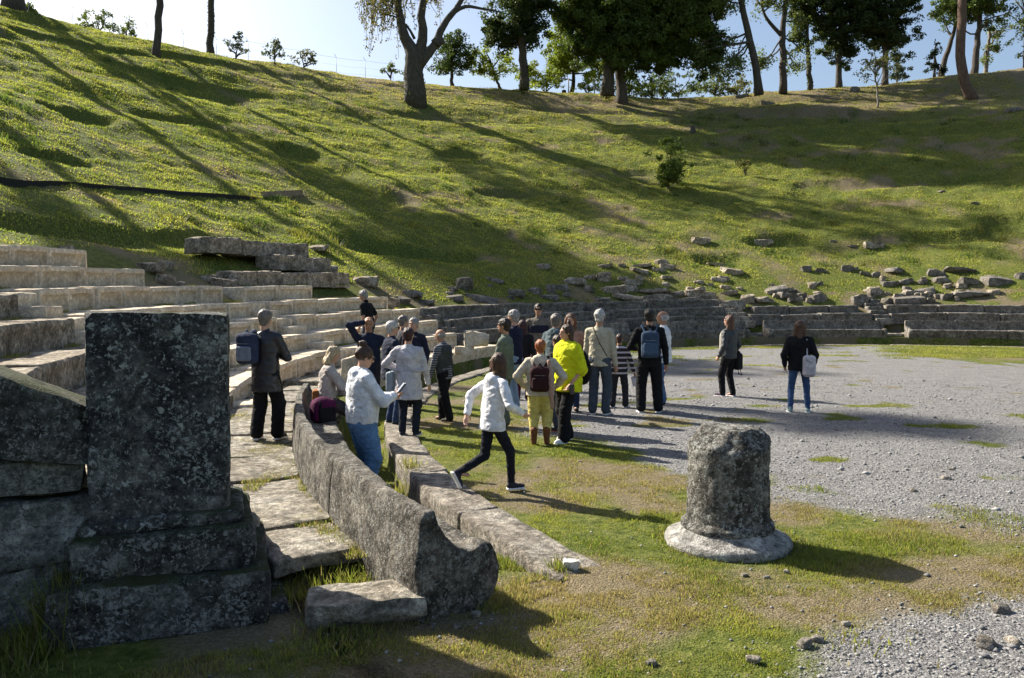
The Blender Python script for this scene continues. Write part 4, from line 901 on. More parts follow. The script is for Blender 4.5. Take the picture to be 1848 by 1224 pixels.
# 10 two men behind the trench coat
person('grey-haired man in dark jacket over pink shirt behind the trench coat woman', 747, 745, 576, 0, 205, 1.05, None, ('short', 'grey'), dict(c=(.022, .025, .045), hem=.44), dict(c=BLK), Y=14.6, features=True, H=1.68)
person('grey-haired man almost hidden behind the trench coat woman', 727, 745, 574, 0, 60, 1.05, None, ('short', 'mixed'), dict(c=(.05, .05, .06), hem=.44), dict(c=DJEAN), Y=15.6, H=1.70)
# 11 running girl
P = person('girl in white hooded sweatshirt and black leggings striding to the right across the grass', 893, 886, 632, 0, 62, .96, None, ('long', 'chest'), dict(c=(.80, .80, .84), hem=.455, fat=1.16, flare=1.14, hood=True, name='hoodie'), dict(c=(.014, .016, .024), r0=.050, r1=.036, r2=.026, name='leggings'), shoes=(.03, .03, .045), sole=(.85, .85, .85),
           pelvis=(0, -.02, .50), lean=(0, .035), lf=(-.03, -.27, .15), rf=(.03, .115, .045), lknee=(0, 1, -.2), lh=(-.14, -.15, .54), rh=(.15, .14, .56), lpole=(-1, -.6, 0), rpole=(1, -1, -.3), vox=.0105, look=-32)
# 12 green suit
person('dark-haired man in grey-green suit and blue shirt facing left', 912, 770, 573, 0, 288, 1.06, SKIN2, ('short', 'dark'), dict(c=(.13, .16, .13), hem=.44, fat=1.05, flare=1.05, name='suit_jacket'), dict(c=(.12, .145, .12), r1=.044, r2=.04), features=True, lh=(-.13, .09, .47), rh=(.14, .06, .47))
# 13 navy jacket, light jeans
person('grey-haired man in navy jacket and light jeans facing left', 928, 741, 558, 0, 300, 1.04, None, ('short', 'grey'), dict(c=(.014, .018, .045), hem=.46, fat=1.05), dict(c=LJEAN, r1=.042, r2=.038, name='jeans'), features=True, shoes=(.02, .03, .06), lh=(-.14, .05, .45), rh=(.14, .05, .45))
# 14 maroon trousers
person('dark-haired woman with maroon trousers partly hidden behind the navy jacket man', 943, 722, 577, 0, 20, 1.0, None, ('long', 'wine'), dict(c=(.02, .018, .022), hem=.42, fat=1.05), dict(c=(.09, .015, .025)))
# 15 sweater man
P = person('man with sunglasses in grey-brown sweater with navy band standing farther back', 972, 705, 547, .0, 188, 1.12, SKIN2, ('short', 'dark'), dict(c=(.17, .145, .12), hem=.47, fat=1.1, name='sweater'), dict(c=(.09, .07, .06)), Y=17.8, glasses='sunglasses', features=True, lh=(-.12, .02, .53), rh=(.12, .02, .53), lpole=(-1, -.3, 0), rpole=(1, -.3, 0))
k = P['k']; g = SD(); g.cap(P['chest'] * k, (P['pel'] + [0, .004, .07]) * k, .0985 * k * P['f'], .094 * k * P['f'], .03, 1.06, .72); g.cut += [(2, 1, .655 * k), (2, -1, .745 * k)]; part(P, 'chest_band', g, (.02, .02, .04))
# 16 yellow trousers
P = person('short woman with orange hair, beige jacket, yellow trousers and brown boots from behind', 975, 803, 612, 0, 4, 1.2, None, ('short', 'orange'), dict(c=(.52, .46, .37), hem=.47, fat=1.16, name='jacket', hood=True), dict(c=(.62, .52, .17), r0=.058, r1=.045, r2=.035, end=.10, boots=True), shoes=(.16, .06, .025), lh=(-.15, .05, .55), rh=(.15, .05, .55), lpole=(-1, -.8, 0), rpole=(1, -.8, 0))
backpack(P, 'maroon leather backpack worn by the orange-haired woman', (.045, .014, .016), (.035, .012, .014), (.135, .055, .17), zc=.63)
k = P['k']; part(P, 'scarf', SD().cap((.085 * k, -.11 * k, .80 * k), (.10 * k, -.15 * k, .6 * k), .03, .035).cap((.10 * k, -.15 * k, .6 * k), (.115 * k, -.14 * k, .38 * k), .035, .03), (.40, .25, .20), wr=[(.012, .04, 3)])
# 17 grey-blue hooded jacket
person('man in grey-blue hooded jacket turned away behind the yellow hoodie', 1003, 752, 565, 0, 40, 1.1, SKIN2, ('short', 'mixed'), dict(c=(.10, .135, .15), hem=.45, fat=1.14, hood=True), dict(c=DJEAN, name='jeans'), rh=(.12, .16, .62), rpole=(1, -.4, -.6))
# 18 auburn woman
person('auburn-haired woman facing us half hidden behind the yellow hoodie', 1029, 742, 565, 0, 188, .98, None, ('long', 'auburn'), dict(c=(.45, .26, .20), hem=.46), dict(c=DJEAN), features=True)
# 20 dark jacket person behind yellow
person('person in charcoal jacket and dark jeans squeezed between grey-blue jacket and yellow hoodie', 1012, 778, 604, 0, 320, 1.05, None, ('short', 'brown'), dict(c=(.045, .043, .043), hem=.46, fat=1.12), dict(c=(.04, .05, .075), name='jeans'), lean=(.02, .05), nod=.5, lh=(-.18, .06, .50), rh=(.1, .1, .5), sole=(.3, .1, .1), shoes=(.03, .03, .03))
# 19 yellow hoodie
P = person('young woman in bright yellow oversized hoodie and black flared trousers looking left', 1024, 796, 584, 0, 238, 1.12, None, ('topknot', 'brown'), dict(c=(.62, .66, .015), hem=.43, fat=1.42, flare=.95, sleeve='half', hood=True, name='hoodie', wr=1.5), dict(c=BLK, r0=.056, r1=.046, r2=.054), shoes=(.8, .8, .8), sole=(.85, .85, .85), features=True,
           lh=(-.13, .06, .50), rh=(.13, .06, .5), lf=(-.07, .09, .04), rf=(.06, -.05, .04), look=12)
k = P['k']; lhp = P['LH']; item(P, 'phone', 'black phone held down by the woman in the yellow hoodie', 'phone', SD().box(((lhp[0] - .012) * k, (lhp[1]) * k, (lhp[2] - .045) * k), (.012, .04, .07), .006), M_glass, h=.007)
P['root']['_k'] = k
b = item(P, 'shoulder_bag', 'slouchy black bag at the back of the yellow hoodie woman', 'bag', SD().ell((.02, -.29, .98), (.15, .10, .2), .02).ell((.02, -.28, 1.12), (.10, .06, .16), .04), BLK, [('strap', SD().cap((0, -.2, 1.25), (-.03, -.03, 1.46), .014), BLK)])
# 21 beige jacket man
P = person('tall grey-haired man in beige jacket with cross strap turned away', 1081, 748, 557, 0, 22, 1.0, SKIN2, ('short', 'silver'), dict(c=(.47, .43, .33), hem=.46, fat=1.06), dict(c=(.06, .075, .10), r1=.046, r2=.042), shoes=(.02, .02, .02), sole=(.7, .7, .7), lh=(-.15, .06, .45), rh=(.15, .04, .45))
k = P['k']; part(P, 'cross_strap', SD().cap((-.05 * k, -.06 * k, .84 * k), (.03 * k, -.105 * k, .68 * k), .012).cap((.03 * k, -.105 * k, .68 * k), (.10 * k, -.09 * k, .56 * k), .012), (.08, .06, .05))
# 22 boy
P = person('small boy in brown and white striped sweater holding a sheet of paper', 1117, 736, 602, 0, 12, 1.0, SKIN2, ('short', 'brown'), dict(mat=stripes('bold_striped_knit', (.035, .025, .03), (.62, .60, .62), 10.5, .66), hem=.45, fat=1.1, name='sweater'), dict(c=(.035, .035, .045), r1=.046, r2=.042), shoes=(.03, .03, .04), sole=(.8, .8, .8), rh=(.20, .03, .46), lf=(-.085, 0, .04), rf=(.085, .02, .04), vox=.0105)
k = P['k']; rp = P['RH']; item(P, 'paper_sheet', 'white sheet of paper held by the striped boy', 'paper', SD().box(((rp[0] + .06) * k, (rp[1] + .0) * k, (rp[2] - .10) * k), (.13, .006, .10), .004, np.array(Matrix.Rotation(-.25, 3, 'Y') )), (.75, .74, .85), h=.008)
# 23 black with blue backpack
P = person('black-dressed dark-haired person with blue backpack seen from behind', 1171, 745, 556, 0, 6, 1.04, SKIN2, ('short', 'dark'), dict(c=BLK, hem=.44, fat=1.08), dict(c=BLK, r0=.060, r1=.050, r2=.046), sole=(.7, .7, .72), lh=(-.12, .14, .60), rh=(.16, .02, .47), lf=(-.075, 0, .04), rf=(.09, .02, .04), lpole=(-.7, -1, -.3))
backpack(P, 'blue-grey backpack with small emblem worn by the black-dressed person', (.045, .075, .125), (.06, .10, .17), (.155, .08, .23), zc=.655)
# 24 white shirt man
person('balding man in white waistcoat and jeans facing left beside the blue backpack', 1196, 730, 560, 0, 292, 1.1, SKIN2, ('bald', 'silver'), dict(c=(.76, .77, .80), hem=.45, fat=1.12, name='waistcoat'), dict(c=JEAN, r1=.046, r2=.042, name='jeans'), features=True, lh=(-.13, .12, .52), rh=(.10, .14, .55))
# 25 left lone woman
P = person('woman with reddish hair in dark padded jacket and black trousers, left of two lone women', 1315, 716, 568, 0, 318, 1.04, None, ('long', 'auburn'), dict(c=(.035, .04, .045), mat=mat_plain('padded', (.035, .04, .045), .55, .2, 9, .02, .4, 14), hem=.47, fat=1.15), dict(c=BLK, r1=.042, r2=.036), sole=(.75, .70, .72), shoes=(.05, .03, .06), lf=(-.04, .06, .04), rf=(.05, -.03, .04), lh=(-.14, .05, .50), rh=(.14, .05, .5))
k = P['k']; g = SD(); g.cap(P['chest'] * k + [-.03, .035, 0], (P['pel'] + [0, 0, .03]) * k + [-.03, .035, 0], .094 * k * P['f'], .094 * k * P['f'], .03, 1, .7); g.cut += [(2, 1, .50 * k)]; part(P, 'pale_front', g, (.36, .34, .30))
item(P, 'handbag', 'black handbag with dangling strap hanging behind the reddish-haired woman', 'handbag', SD().box((.20, -.09, .72), (.10, .06, .17), .04).ell((.20, -.09, .85), (.07, .04, .1), .02), BLK, [('strap', SD().cap((.24, -.10, .60), (.27, -.13, .44), .009).cap((.27, -.13, .44), (.20, -.10, .47), .009).cap((.20, -.10, .47), (.19, -.09, .60), .009), BLK)])
# 26 right lone woman
P = person('woman in black sweater and blue jeans with white shoulder backpack, right of two lone women', 1441, 745, 577, 0, 16, .98, None, ('long', 'chest'), dict(c=BLK, hem=.455, fat=1.24, name='sweater'), dict(c=(.045, .085, .19), r0=.052, r1=.036, r2=.028, name='jeans'), shoes=(.25, .33, .33), sole=(.85, .85, .85), lf=(-.085, -.02, .04), rf=(.095, .04, .04), lh=(-.145, .05, .50), rh=(.145, .05, .50))
k = P['k']; item(P, 'backpack', 'pale grey backpack hanging from the right shoulder of the black-sweatered woman', 'backpack', SD().box((.155, -.13, .84), (.11, .07, .19), .06), (.55, .51, .54), [('strap', SD().cap((.12, -.12, 1.0), (.11, -.07, 1.30), .013).cap((.11, -.07, 1.30), (.12, .05, 1.28), .013), (.60, .57, .62)), ('pocket', SD().box((.16, -.20, .77), (.08, .02, .09), .02), (.50, .46, .49)), ('zip', SD().cap((.09, -.208, .95), (.20, -.208, .90), .006), (.08, .07, .07))])
for o in bpy.data.objects:
    if '_k' in o: del o['_k']

# ---------------------------------------------------------------- trees
def leaves(centers, rad, M, size, colr, var=.3, flat=.7, seed=0, droop=0., elong=1.6):
    rn = np.random.default_rng(seed); centers = np.asarray(centers, float); N = len(centers)
    rad = np.broadcast_to(rad, N)
    C_ = np.repeat(centers, M, 0); R = np.repeat(rad, M)[:, None]; n = N * M
    d = rn.normal(size=(n, 3)); d /= np.linalg.norm(d, axis=1)[:, None]; P = C_ + d * R * (rn.random((n, 1)) ** .5) * [1, 1, flat]
    if droop: P[:, 2] -= droop * rn.random(n) ** 1.5 * R[:, 0] * 2
    u = rn.normal(size=(n, 3)); u /= np.linalg.norm(u, axis=1)[:, None]; v = np.cross(u, rn.normal(size=(n, 3))); v /= np.linalg.norm(v, axis=1)[:, None]
    s = size * rn.uniform(.6, 1.3, (n, 1)); u = u * s * elong * .5; v = v * s * .5
    V = np.stack([P - u, P + v * .8, P + u, P - v * .8], 1).reshape(-1, 3)
    F = np.arange(4 * n).reshape(-1, 4)
    cc = np.repeat(rn.uniform(1 - var, 1 + var, N), M)[:, None] * rn.uniform(.75, 1.25, (n, 1)); hue = np.repeat(rn.random(N), M)[:, None]
    col = np.array(colr)[None] * cc * (1 + hue * np.array([[.25, .1, -.1]]))
    return V, F, np.repeat(np.clip(col, 0, 1), 4, 0)
def in_ell(c, r, n, rn, shell=.55):
    d = rn.normal(size=(n, 3)); d /= np.linalg.norm(d, axis=1)[:, None]; t = (shell + (1 - shell) * rn.random((n, 1))) ; t = np.where(rn.random((n, 1)) < .25, t * rn.random((n, 1)), t)
    return np.array(c) + d * t * np.array(r)
def tree(name, label, base, path, rads, ells, colr, nper=2.2, M=45, leaf=.22, clump=.75, seed=0, bark=None, limbs=8, droop=0., extra=(), ivy=0, var=.3, group='trees along the rim of the slope', cat='tree', flare=1.5, flat=.7, limb_r=.08, shell=.55):
    """path: trunk points relative to the base; ells: crown ellipsoids (centre, radii) relative to the base"""
    if leaf > .165: M = int(M * (leaf / .165) ** 1.6); leaf = .165 + .3 * (leaf - .165)
    rn = np.random.default_rng(seed); root = empty(name, base); tag(root, label, cat, group); mb = MB()
    path = np.array(path, float); pts = smoothline(path, 16); pts[1:-1] += rn.normal(size=(14, 3)) * [.04, .04, 0]
    rr = np.interp(np.linspace(0, 1, 16), np.linspace(0, 1, len(rads)), rads); rr[0] *= flare; rr[1] *= 1 + (flare - 1) * .35
    pts[0, 2] -= .5; mb.tube(pts, rr, 12)
    for e in extra: ep = smoothline(e[0], 10); mb.tube(ep, np.linspace(e[1], e[2], 10), 10)
    cl = []
    for (c, r) in ells:
        vol = r[0] * r[1] * r[2] * 4.19; n = max(4, int(nper * vol ** .78)); cl.append(in_ell(c, r, n, rn, shell))
    cl = np.concatenate(cl) if cl else np.zeros((0, 3))
    if len(cl) > 60: cl = cl + rn.normal(size=cl.shape) * .25; cl = cl[vn(cl[:, 0] / 1.5, cl[:, 1] / 1.5, cl[:, 2] / 1.2, seed) > (-.32 if colr in (CY_, DG) else -.15)]
    if len(cl):
        src = np.concatenate([pts[6:]] + [smoothline(e[0], 10)[4:] for e in extra])
        for i in rn.choice(len(cl), min(limbs, len(cl)), replace=False):
            t = cl[i]; cand = src[np.argsort(np.linalg.norm(src - (t - [0, 0, .8]), axis=1))[:3]]; a = cand[rn.integers(len(cand))]; L = np.linalg.norm(t - a)
            m1 = a + (t - a) * .35 + [0, 0, -.04 * L] + rn.normal(size=3) * .06 * L; m2 = a + (t - a) * .7 + rn.normal(size=3) * .08 * L
            mb.tube(smoothline([a, m1, m2, t], 8), np.linspace(limb_r * (1 + .1 * L), .015, 8), 5, False)
    mb.build('trunk', bark or M_bark, root)
    if len(cl):
        V, F, col = leaves(cl, clump * rn.uniform(.6, 1.25, len(cl)), M, leaf, colr, var, flat, seed + 1, droop); mk('crown', V, F, M_leaf, root, False, col=col)
    if ivy:
        q = pts[:int(ivy * 16)]; q = smoothline(q, 60); rq = np.interp(np.linspace(0, ivy, 60), np.linspace(0, 1, 16), rr)
        V, F, col = leaves(q, rq * 1.15, 36, .14, (.045, .075, .018), .3, 1, seed + 2); mk('ivy', V, F, M_leaf, root, False, col=col)
    return root
def base_at(px, py, Y=None):
    if Y is None: return atT(px, py)
    p = atd(px, py, Y); p[2] = float(terrain(p[0], p[1])); return p
def pe(base, Y, px, py, rx, ry, rd=None):
    """ellipse of the photo -> an ellipsoid in metres, relative to the base, at the tree's own distance"""
    c = atd(px, py, Y); s = FPX / Y; r = (rx / s, (rd if rd else (rx + ry) / 2) / s, ry / s); return (tuple(c - base), r)
def pp(base, Y, pts): return [tuple(atd(x, y, Y) - base) for x, y in pts]
DG, OG, YG, PG = (.07, .11, .028), (.075, .105, .03), (.17, .23, .035), (.13, .175, .065)
CY_ = (.042, .068, .026)
M_barkm = mat_bark('grey_bark', (.035, .03, .024), (.12, .105, .085))
# trunks at the upper left whose crowns are above the frame
b = base_at(24, 14); tree('pine_tree', 'thick trunk cut off at the top left corner of the slope', b, [(0, 0, 0), (-.3, .2, 6), (-.2, .3, 12), (0, .2, 17)], [.75, .6, .4, .15], [((1.6, 2.6, 15.5), (3.0, 2.6, 2.6)), ((-.5, 3.5, 13), (2.2, 2, 1.2))], OG, 3.6, 44, .34, .9, 21, limbs=12, bark=M_bark)
b = base_at(283, 103); tree('pine_tree', 'slim bare pine trunk leaning right, left of the ivy-clad trunk', b, [(0, 0, 0), (.25, 0, 4), (.7, 0, 9), (.9, .2, 15)], [.30, .27, .22, .12], [((.9, .1, 14), (2.8, 2.8, 2.3)), ((.4, .1, 10.5), (2, 2, 1))], OG, 2.0, 40, .26, .8, 22, limbs=12, flare=1.25)
b = base_at(379, 88); tree('ivy_clad_tree', 'straight ivy-clad trunk at upper left, right of the slim pine', b, [(0, 0, 0), (.15, 0, 4), (.3, 0, 8), (.3, .2, 13)], [.33, .29, .25, .15], [((.3, .1, 12), (3, 3, 3))], DG, 2.0, 40, .26, .8, 23, limbs=10, ivy=.8, flare=1.5)
# big forked tree
b = base_at(752, 188); Yt = b[1]; s_ = FPX / Yt
tree('forked_tree', 'big old forked tree with ivy-covered trunk and thin hanging twigs', b, pp(b, Yt, [(750, 190), (746, 135), (747, 105)]) + pp(b, Yt, [(741, 88), (728, 60), (722, 30), (716, -30), (700, -120), (690, -220)]), [.95, .85, .72, .5, .36, .3, .24, .16],
     [pe(b, Yt, 690, -10, 60, 30), pe(b, Yt, 780, -80, 110, 55), pe(b, Yt, 690, -150, 80, 60), pe(b, Yt, 850, -130, 80, 50), pe(b, Yt, 760, -230, 90, 70)], (.10, .11, .04), .9, 30, .22, .8, 24, bark=M_barkm, limbs=24, ivy=.33, flare=1.15,
     extra=[(pp(b, Yt, [(752, 125), (757, 95), (764, 60), (760, 20), (775, -30), (790, -90)]), .58, .18), (pp(b, Yt, [(752, 125), (770, 100), (787, 78), (800, 45), (822, 18), (838, -15), (850, -90)]), .46, .14), (pp(b, Yt, [(815, 25), (840, 12), (870, 16), (905, 22)]), .2, .06), (pp(b, Yt, [(748, 70), (735, 48), (712, 30), (690, 26)]), .14, .04), (pp(b, Yt, [(786, 80), (793, 72), (797, 80)]), .5, .3)])
# thin hanging twigs with few leaves
_rt = bpy.data.objects[-1] if False else None
def twigs(parent_label, b, Yt, areas, colr, seed):
    rn = np.random.default_rng(seed); mb = MB(); cs = []
    for (x0, x1, y0, y1, n) in areas:
        for _ in range(n):
            x = rn.uniform(x0, x1); a = atd(x, rn.uniform(-60, y0), Yt) - b; a[1] += rn.uniform(-3, 3); e = a.copy(); e[2] = (atd(x, rn.uniform(y0, y1), Yt) - b)[2]; e[:2] += rn.normal(size=2) * .5
            P = smoothline([a, (a + e) / 2 + rn.normal(size=3) * .25, e], 6); mb.tube(P, np.linspace(.035, .015, 6), 3, False)
            for t in np.linspace(.15, 1, 7): cs.append(a + (e - a) * t + rn.normal(size=3) * .18)
    root = [o for o in bpy.data.objects if o.get('label') == parent_label][0]
    mb.build('twigs', M_bark, root); V, F, col = leaves(np.array(cs), .28, 5, .15, colr, .3, 1, seed); mk('hanging_leaves', V, F, M_leaf, root, False, col=col)
twigs('big old forked tree with ivy-covered trunk and thin hanging twigs', b, Yt, [(650, 735, 15, 85, 46), (655, 720, 0, 40, 26), (725, 800, 0, 45, 16), (840, 880, -30, 10, 8)], (.13, .13, .055), 5)
# crowns beyond the rim
b = base_at(815, 134, 86); tree('round_tree', 'small rounded green tree behind the rim, right of the forked trunk', b, [(0, 0, 0), (0, 0, 2), (0, 0, 4)], [.2, .15, .08], [pe(b, 86, 815, 72, 24, 26), pe(b, 86, 812, 108, 40, 32), pe(b, 86, 835, 95, 26, 28)], (.05, .085, .03), 2.6, 45, .22, .7, 30, limbs=6)
b = base_at(893, 140, 87); tree('shrubby_tree', 'low spreading yellow-green tree behind the rim below the dark crown', b, [(.6, 0, 0), (0, 0, 1.5), (-.5, 0, 3)], [.16, .12, .06], [pe(b, 87, 892, 112, 46, 32), pe(b, 87, 868, 128, 24, 18)], YG, 1.8, 35, .22, .7, 31, limbs=8)
b = base_at(945, 150, 80); tree('dense_evergreen', 'dense dark evergreen with clean straight trunk, left of the broad yellow-green tree', b, pp(b, 80, [(946, 152), (944, 110), (940, 60), (935, -20), (930, -120)]), [.46, .4, .33, .22, .1], [pe(b, 80, 925, 30, 58, 38), pe(b, 80, 955, -25, 48, 70), pe(b, 80, 905, 62, 34, 30), pe(b, 80, 966, 66, 20, 38), pe(b, 80, 930, -110, 55, 60), pe(b, 80, 930, -200, 60, 60)], CY_, 5.0, 60, .24, .7, 32, limbs=14, ivy=.35, flare=1.15)
b = base_at(1030, 150, 92); tree('bright_tree', 'yellow-green leafy tree glowing in the sun behind the rim centre', b, [(0, 0, 0), (.3, 0, 2), (0, 0, 5)], [.3, .2, .1], [pe(b, 92, 1030, 85, 48, 58), pe(b, 92, 1062, 110, 44, 46), pe(b, 92, 1003, 125, 26, 30), pe(b, 92, 960, 130, 26, 22)], YG, 2.6, 45, .25, .75, 33, limbs=8, var=.4)
b = base_at(1096, 160, 82); tree('broad_oak', 'huge dark broad-crowned oak dominating the rim centre', b, pp(b, 82, [(1096, 163), (1100, 120), (1110, 70), (1120, 10), (1125, -90)]), [.62, .54, .48, .4, .25], [pe(b, 82, 1075, 30, 70, 55), pe(b, 82, 1150, 15, 80, 62), pe(b, 82, 1235, 40, 62, 75), pe(b, 82, 1262, 5, 48, 50), pe(b, 82, 1130, 95, 58, 42), pe(b, 82, 1275, 95, 30, 52), pe(b, 82, 1195, 95, 40, 34), pe(b, 82, 1060, 80, 34, 40), pe(b, 82, 1150, 70, 95, 40), pe(b, 82, 1130, -90, 130, 70), pe(b, 82, 1240, -80, 70, 60), pe(b, 82, 1150, -190, 120, 50), pe(b, 82, 1030, 20, 40, 28)], DG, 4.2, 56, .27, .8, 34, limbs=26, flare=1.2, ivy=.4,
     extra=[(pp(b, 82, [(1100, 110), (1060, 60), (1030, 30), (1010, -20)]), .35, .08), (pp(b, 82, [(1110, 80), (1160, 60), (1210, 30), (1250, -20)]), .4, .1)])
b = base_at(1123, 186); Yt = b[1]; tree('pine_tree', 'dark leaning pine trunk in front of the huge oak', b, pp(b, Yt, [(1124, 188), (1120, 140), (1110, 70), (1096, 0), (1090, -120), (1092, -230)]), [.58, .5, .46, .42, .35, .15], [((-.6, .5, 17), (4.0, 4.0, 2.6)), ((0, 0, 14), (3, 3, 1.4))], OG, 2.0, 40, .28, .85, 35, limbs=12, flare=1.3)
b = base_at(1366, 160, 80); tree('pine_tree', 'slanting pine with drooping pale foliage right of the huge oak', b, pp(b, 80, [(1370, 162), (1362, 110), (1348, 50), (1335, -20), (1325, -120)]), [.40, .36, .32, .26, .12], [pe(b, 80, 1300, 55, 46, 22), pe(b, 80, 1320, 110, 42, 30), pe(b, 80, 1290, -20, 70, 40), pe(b, 80, 1275, 85, 30, 26), pe(b, 80, 1345, -90, 90, 50)], PG, 3.0, 42, .19, .85, 36, limbs=44, droop=.5, limb_r=.08, shell=.2, flare=1.2)
b = base_at(1413, 158, 83); tree('pine_tree', 'upright dark pine trunk with side branches right of the slanting pine', b, pp(b, 83, [(1413, 160), (1413, 110), (1412, 60), (1418, 0), (1422, -100)]), [.38, .34, .3, .24, .1], [pe(b, 83, 1395, 0, 46, 24), pe(b, 83, 1440, 110, 26, 26), pe(b, 83, 1375, 110, 22, 30), pe(b, 83, 1400, -80, 80, 50), pe(b, 83, 1440, 40, 24, 18)], PG, 2.6, 40, .19, .8, 37, limbs=34, droop=.3, limb_r=.08, shell=.2, flare=1.2, extra=[(pp(b, 83, [(1412, 66), (1390, 42), (1378, 22), (1372, -10)]), .22, .08)])
b = base_at(1462, 156, 84); tree('cypress_tree', 'slender cypress with ivy-wrapped thin stem between pine and double cypress', b, pp(b, 84, [(1462, 158), (1459, 110), (1456, 60), (1458, -40)]), [.26, .22, .18, .1], [pe(b, 84, 1450, 55, 22, 34), pe(b, 84, 1452, 0, 28, 50), pe(b, 84, 1458, -60, 30, 40)], CY_, 5.0, 50, .2, .55, 38, limbs=10, ivy=.6, flare=1.2)
b = base_at(1513, 153, 84); tree('cypress_tree', 'wide dark cypress with bare pale foot at the rim', b, pp(b, 84, [(1514, 155), (1514, 115), (1517, 60), (1520, -60)]), [.34, .28, .24, .1], [pe(b, 84, 1512, 62, 50, 36), pe(b, 84, 1500, 10, 52, 45), pe(b, 84, 1525, 95, 22, 24), pe(b, 84, 1540, 20, 40, 60), pe(b, 84, 1520, -70, 50, 60), pe(b, 84, 1520, -160, 40, 50)], CY_, 4.6, 55, .22, .6, 39, limbs=14, bark=M_barkm, flare=1.25)
b = base_at(1597, 150, 84); tree('cypress_tree', 'dark spiky cypress right of the wide one, above the sapling', b, pp(b, 84, [(1597, 152), (1598, 100), (1598, 40), (1600, -60)]), [.30, .27, .22, .1], [pe(b, 84, 1605, 60, 48, 32), pe(b, 84, 1610, 10, 46, 48), pe(b, 84, 1590, -60, 50, 60), pe(b, 84, 1590, -150, 40, 50), pe(b, 84, 1575, 40, 24, 40), pe(b, 84, 1620, 92, 20, 16)], CY_, 4.6, 55, .22, .6, 40, limbs=14)
b = base_at(1618, 150, 95); tree('small_conifer', 'small pointed conifer low on the skyline behind the sapling', b, [(0, 0, 0), (0, 0, 5)], [.15, .04], [pe(b, 95, 1620, 128, 26, 18), pe(b, 95, 1620, 100, 12, 22)], (.035, .055, .03), 2.4, 40, .2, .5, 41, limbs=6)
b = base_at(1583, 195); Yt = b[1]; tree('sapling', 'thin young sapling with sparse yellowish leaves on the upper slope', b, pp(b, Yt, [(1583, 196), (1584, 165), (1579, 135), (1582, 110)]), [.10, .085, .07, .04], [pe(b, Yt, 1585, 112, 44, 26), pe(b, Yt, 1560, 135, 24, 12)], (.17, .18, .06), 2.6, 26, .15, .5, 42, limbs=20, limb_r=.04, shell=.1, bark=M_barkl, flare=1.1)
b = base_at(1686, 140, 84); tree('small_conifer', 'small dark pointed conifer left of the big right pine trunk', b, [(0, 0, 0), (0, 0, 4)], [.15, .04], [pe(b, 84, 1687, 128, 19, 9), pe(b, 84, 1687, 108, 13, 14), pe(b, 84, 1688, 86, 6, 16)], (.02, .035, .022), 5, 50, .16, .45, 43, limbs=6)
b = base_at(1700, 138, 86); tree('leaning_tree', 'bare leaning trunk behind the small pointed conifer at right', b, pp(b, 86, [(1696, 142), (1708, 100), (1720, 65), (1730, 20)]), [.3, .26, .2, .1], [pe(b, 86, 1715, 30, 22, 26), pe(b, 86, 1700, 0, 26, 16)], DG, 1.6, 40, .2, .6, 44, limbs=10)
b = base_at(1752, 178); Yt = b[1]; tree('pine_tree', 'tall reddish pine trunk with curved foot at the right', b, pp(b, Yt, [(1755, 178), (1741, 150), (1734, 100), (1735, 40), (1738, -40), (1740, -230)]), [.48, .44, .40, .38, .34, .2], [((0, 0, 16), (3.2, 3.2, 2.2)), ((-.5, .5, 13.5), (2.2, 2.2, 1.2))], OG, 2.0, 40, .26, .8, 45, limbs=12, flare=1.3, bark=mat_bark('red_bark', (.06, .035, .025), (.20, .13, .095)))
b = base_at(1757, 134, 84); tree('evergreen_oak', 'dark two-stemmed evergreen right behind the tall reddish pine trunk', b, pp(b, 84, [(1758, 138), (1762, 90), (1768, 40), (1775, -20)]), [.36, .3, .24, .15], [pe(b, 84, 1765, 5, 60, 32), pe(b, 84, 1800, 25, 34, 24), pe(b, 84, 1712, 15, 34, 22), pe(b, 84, 1760, -60, 70, 50)], DG, 3.2, 50, .24, .7, 46, limbs=14)
b = base_at(1779, 132, 86); tree('pine_tree', 'thin pale young pine with airy crown near the right edge', b, pp(b, 86, [(1779, 136), (1783, 90), (1787, 50)]), [.22, .18, .1], [pe(b, 86, 1795, 85, 24, 22), pe(b, 86, 1800, 55, 26, 20), pe(b, 86, 1778, 110, 12, 14)], PG, 1.5, 40, .18, .6, 47, limbs=12, shell=.2, bark=M_barkl)
b = base_at(1838, 128, 84); tree('airy_pine', 'pale airy pine crown cut by the right frame edge', b, pp(b, 84, [(1850, 132), (1852, 80), (1850, 20)]), [.3, .25, .12], [pe(b, 84, 1840, 85, 26, 34), pe(b, 84, 1842, 30, 30, 30), pe(b, 84, 1850, -30, 40, 40)], PG, 1.6, 40, .2, .65, 48, limbs=12, shell=.2)
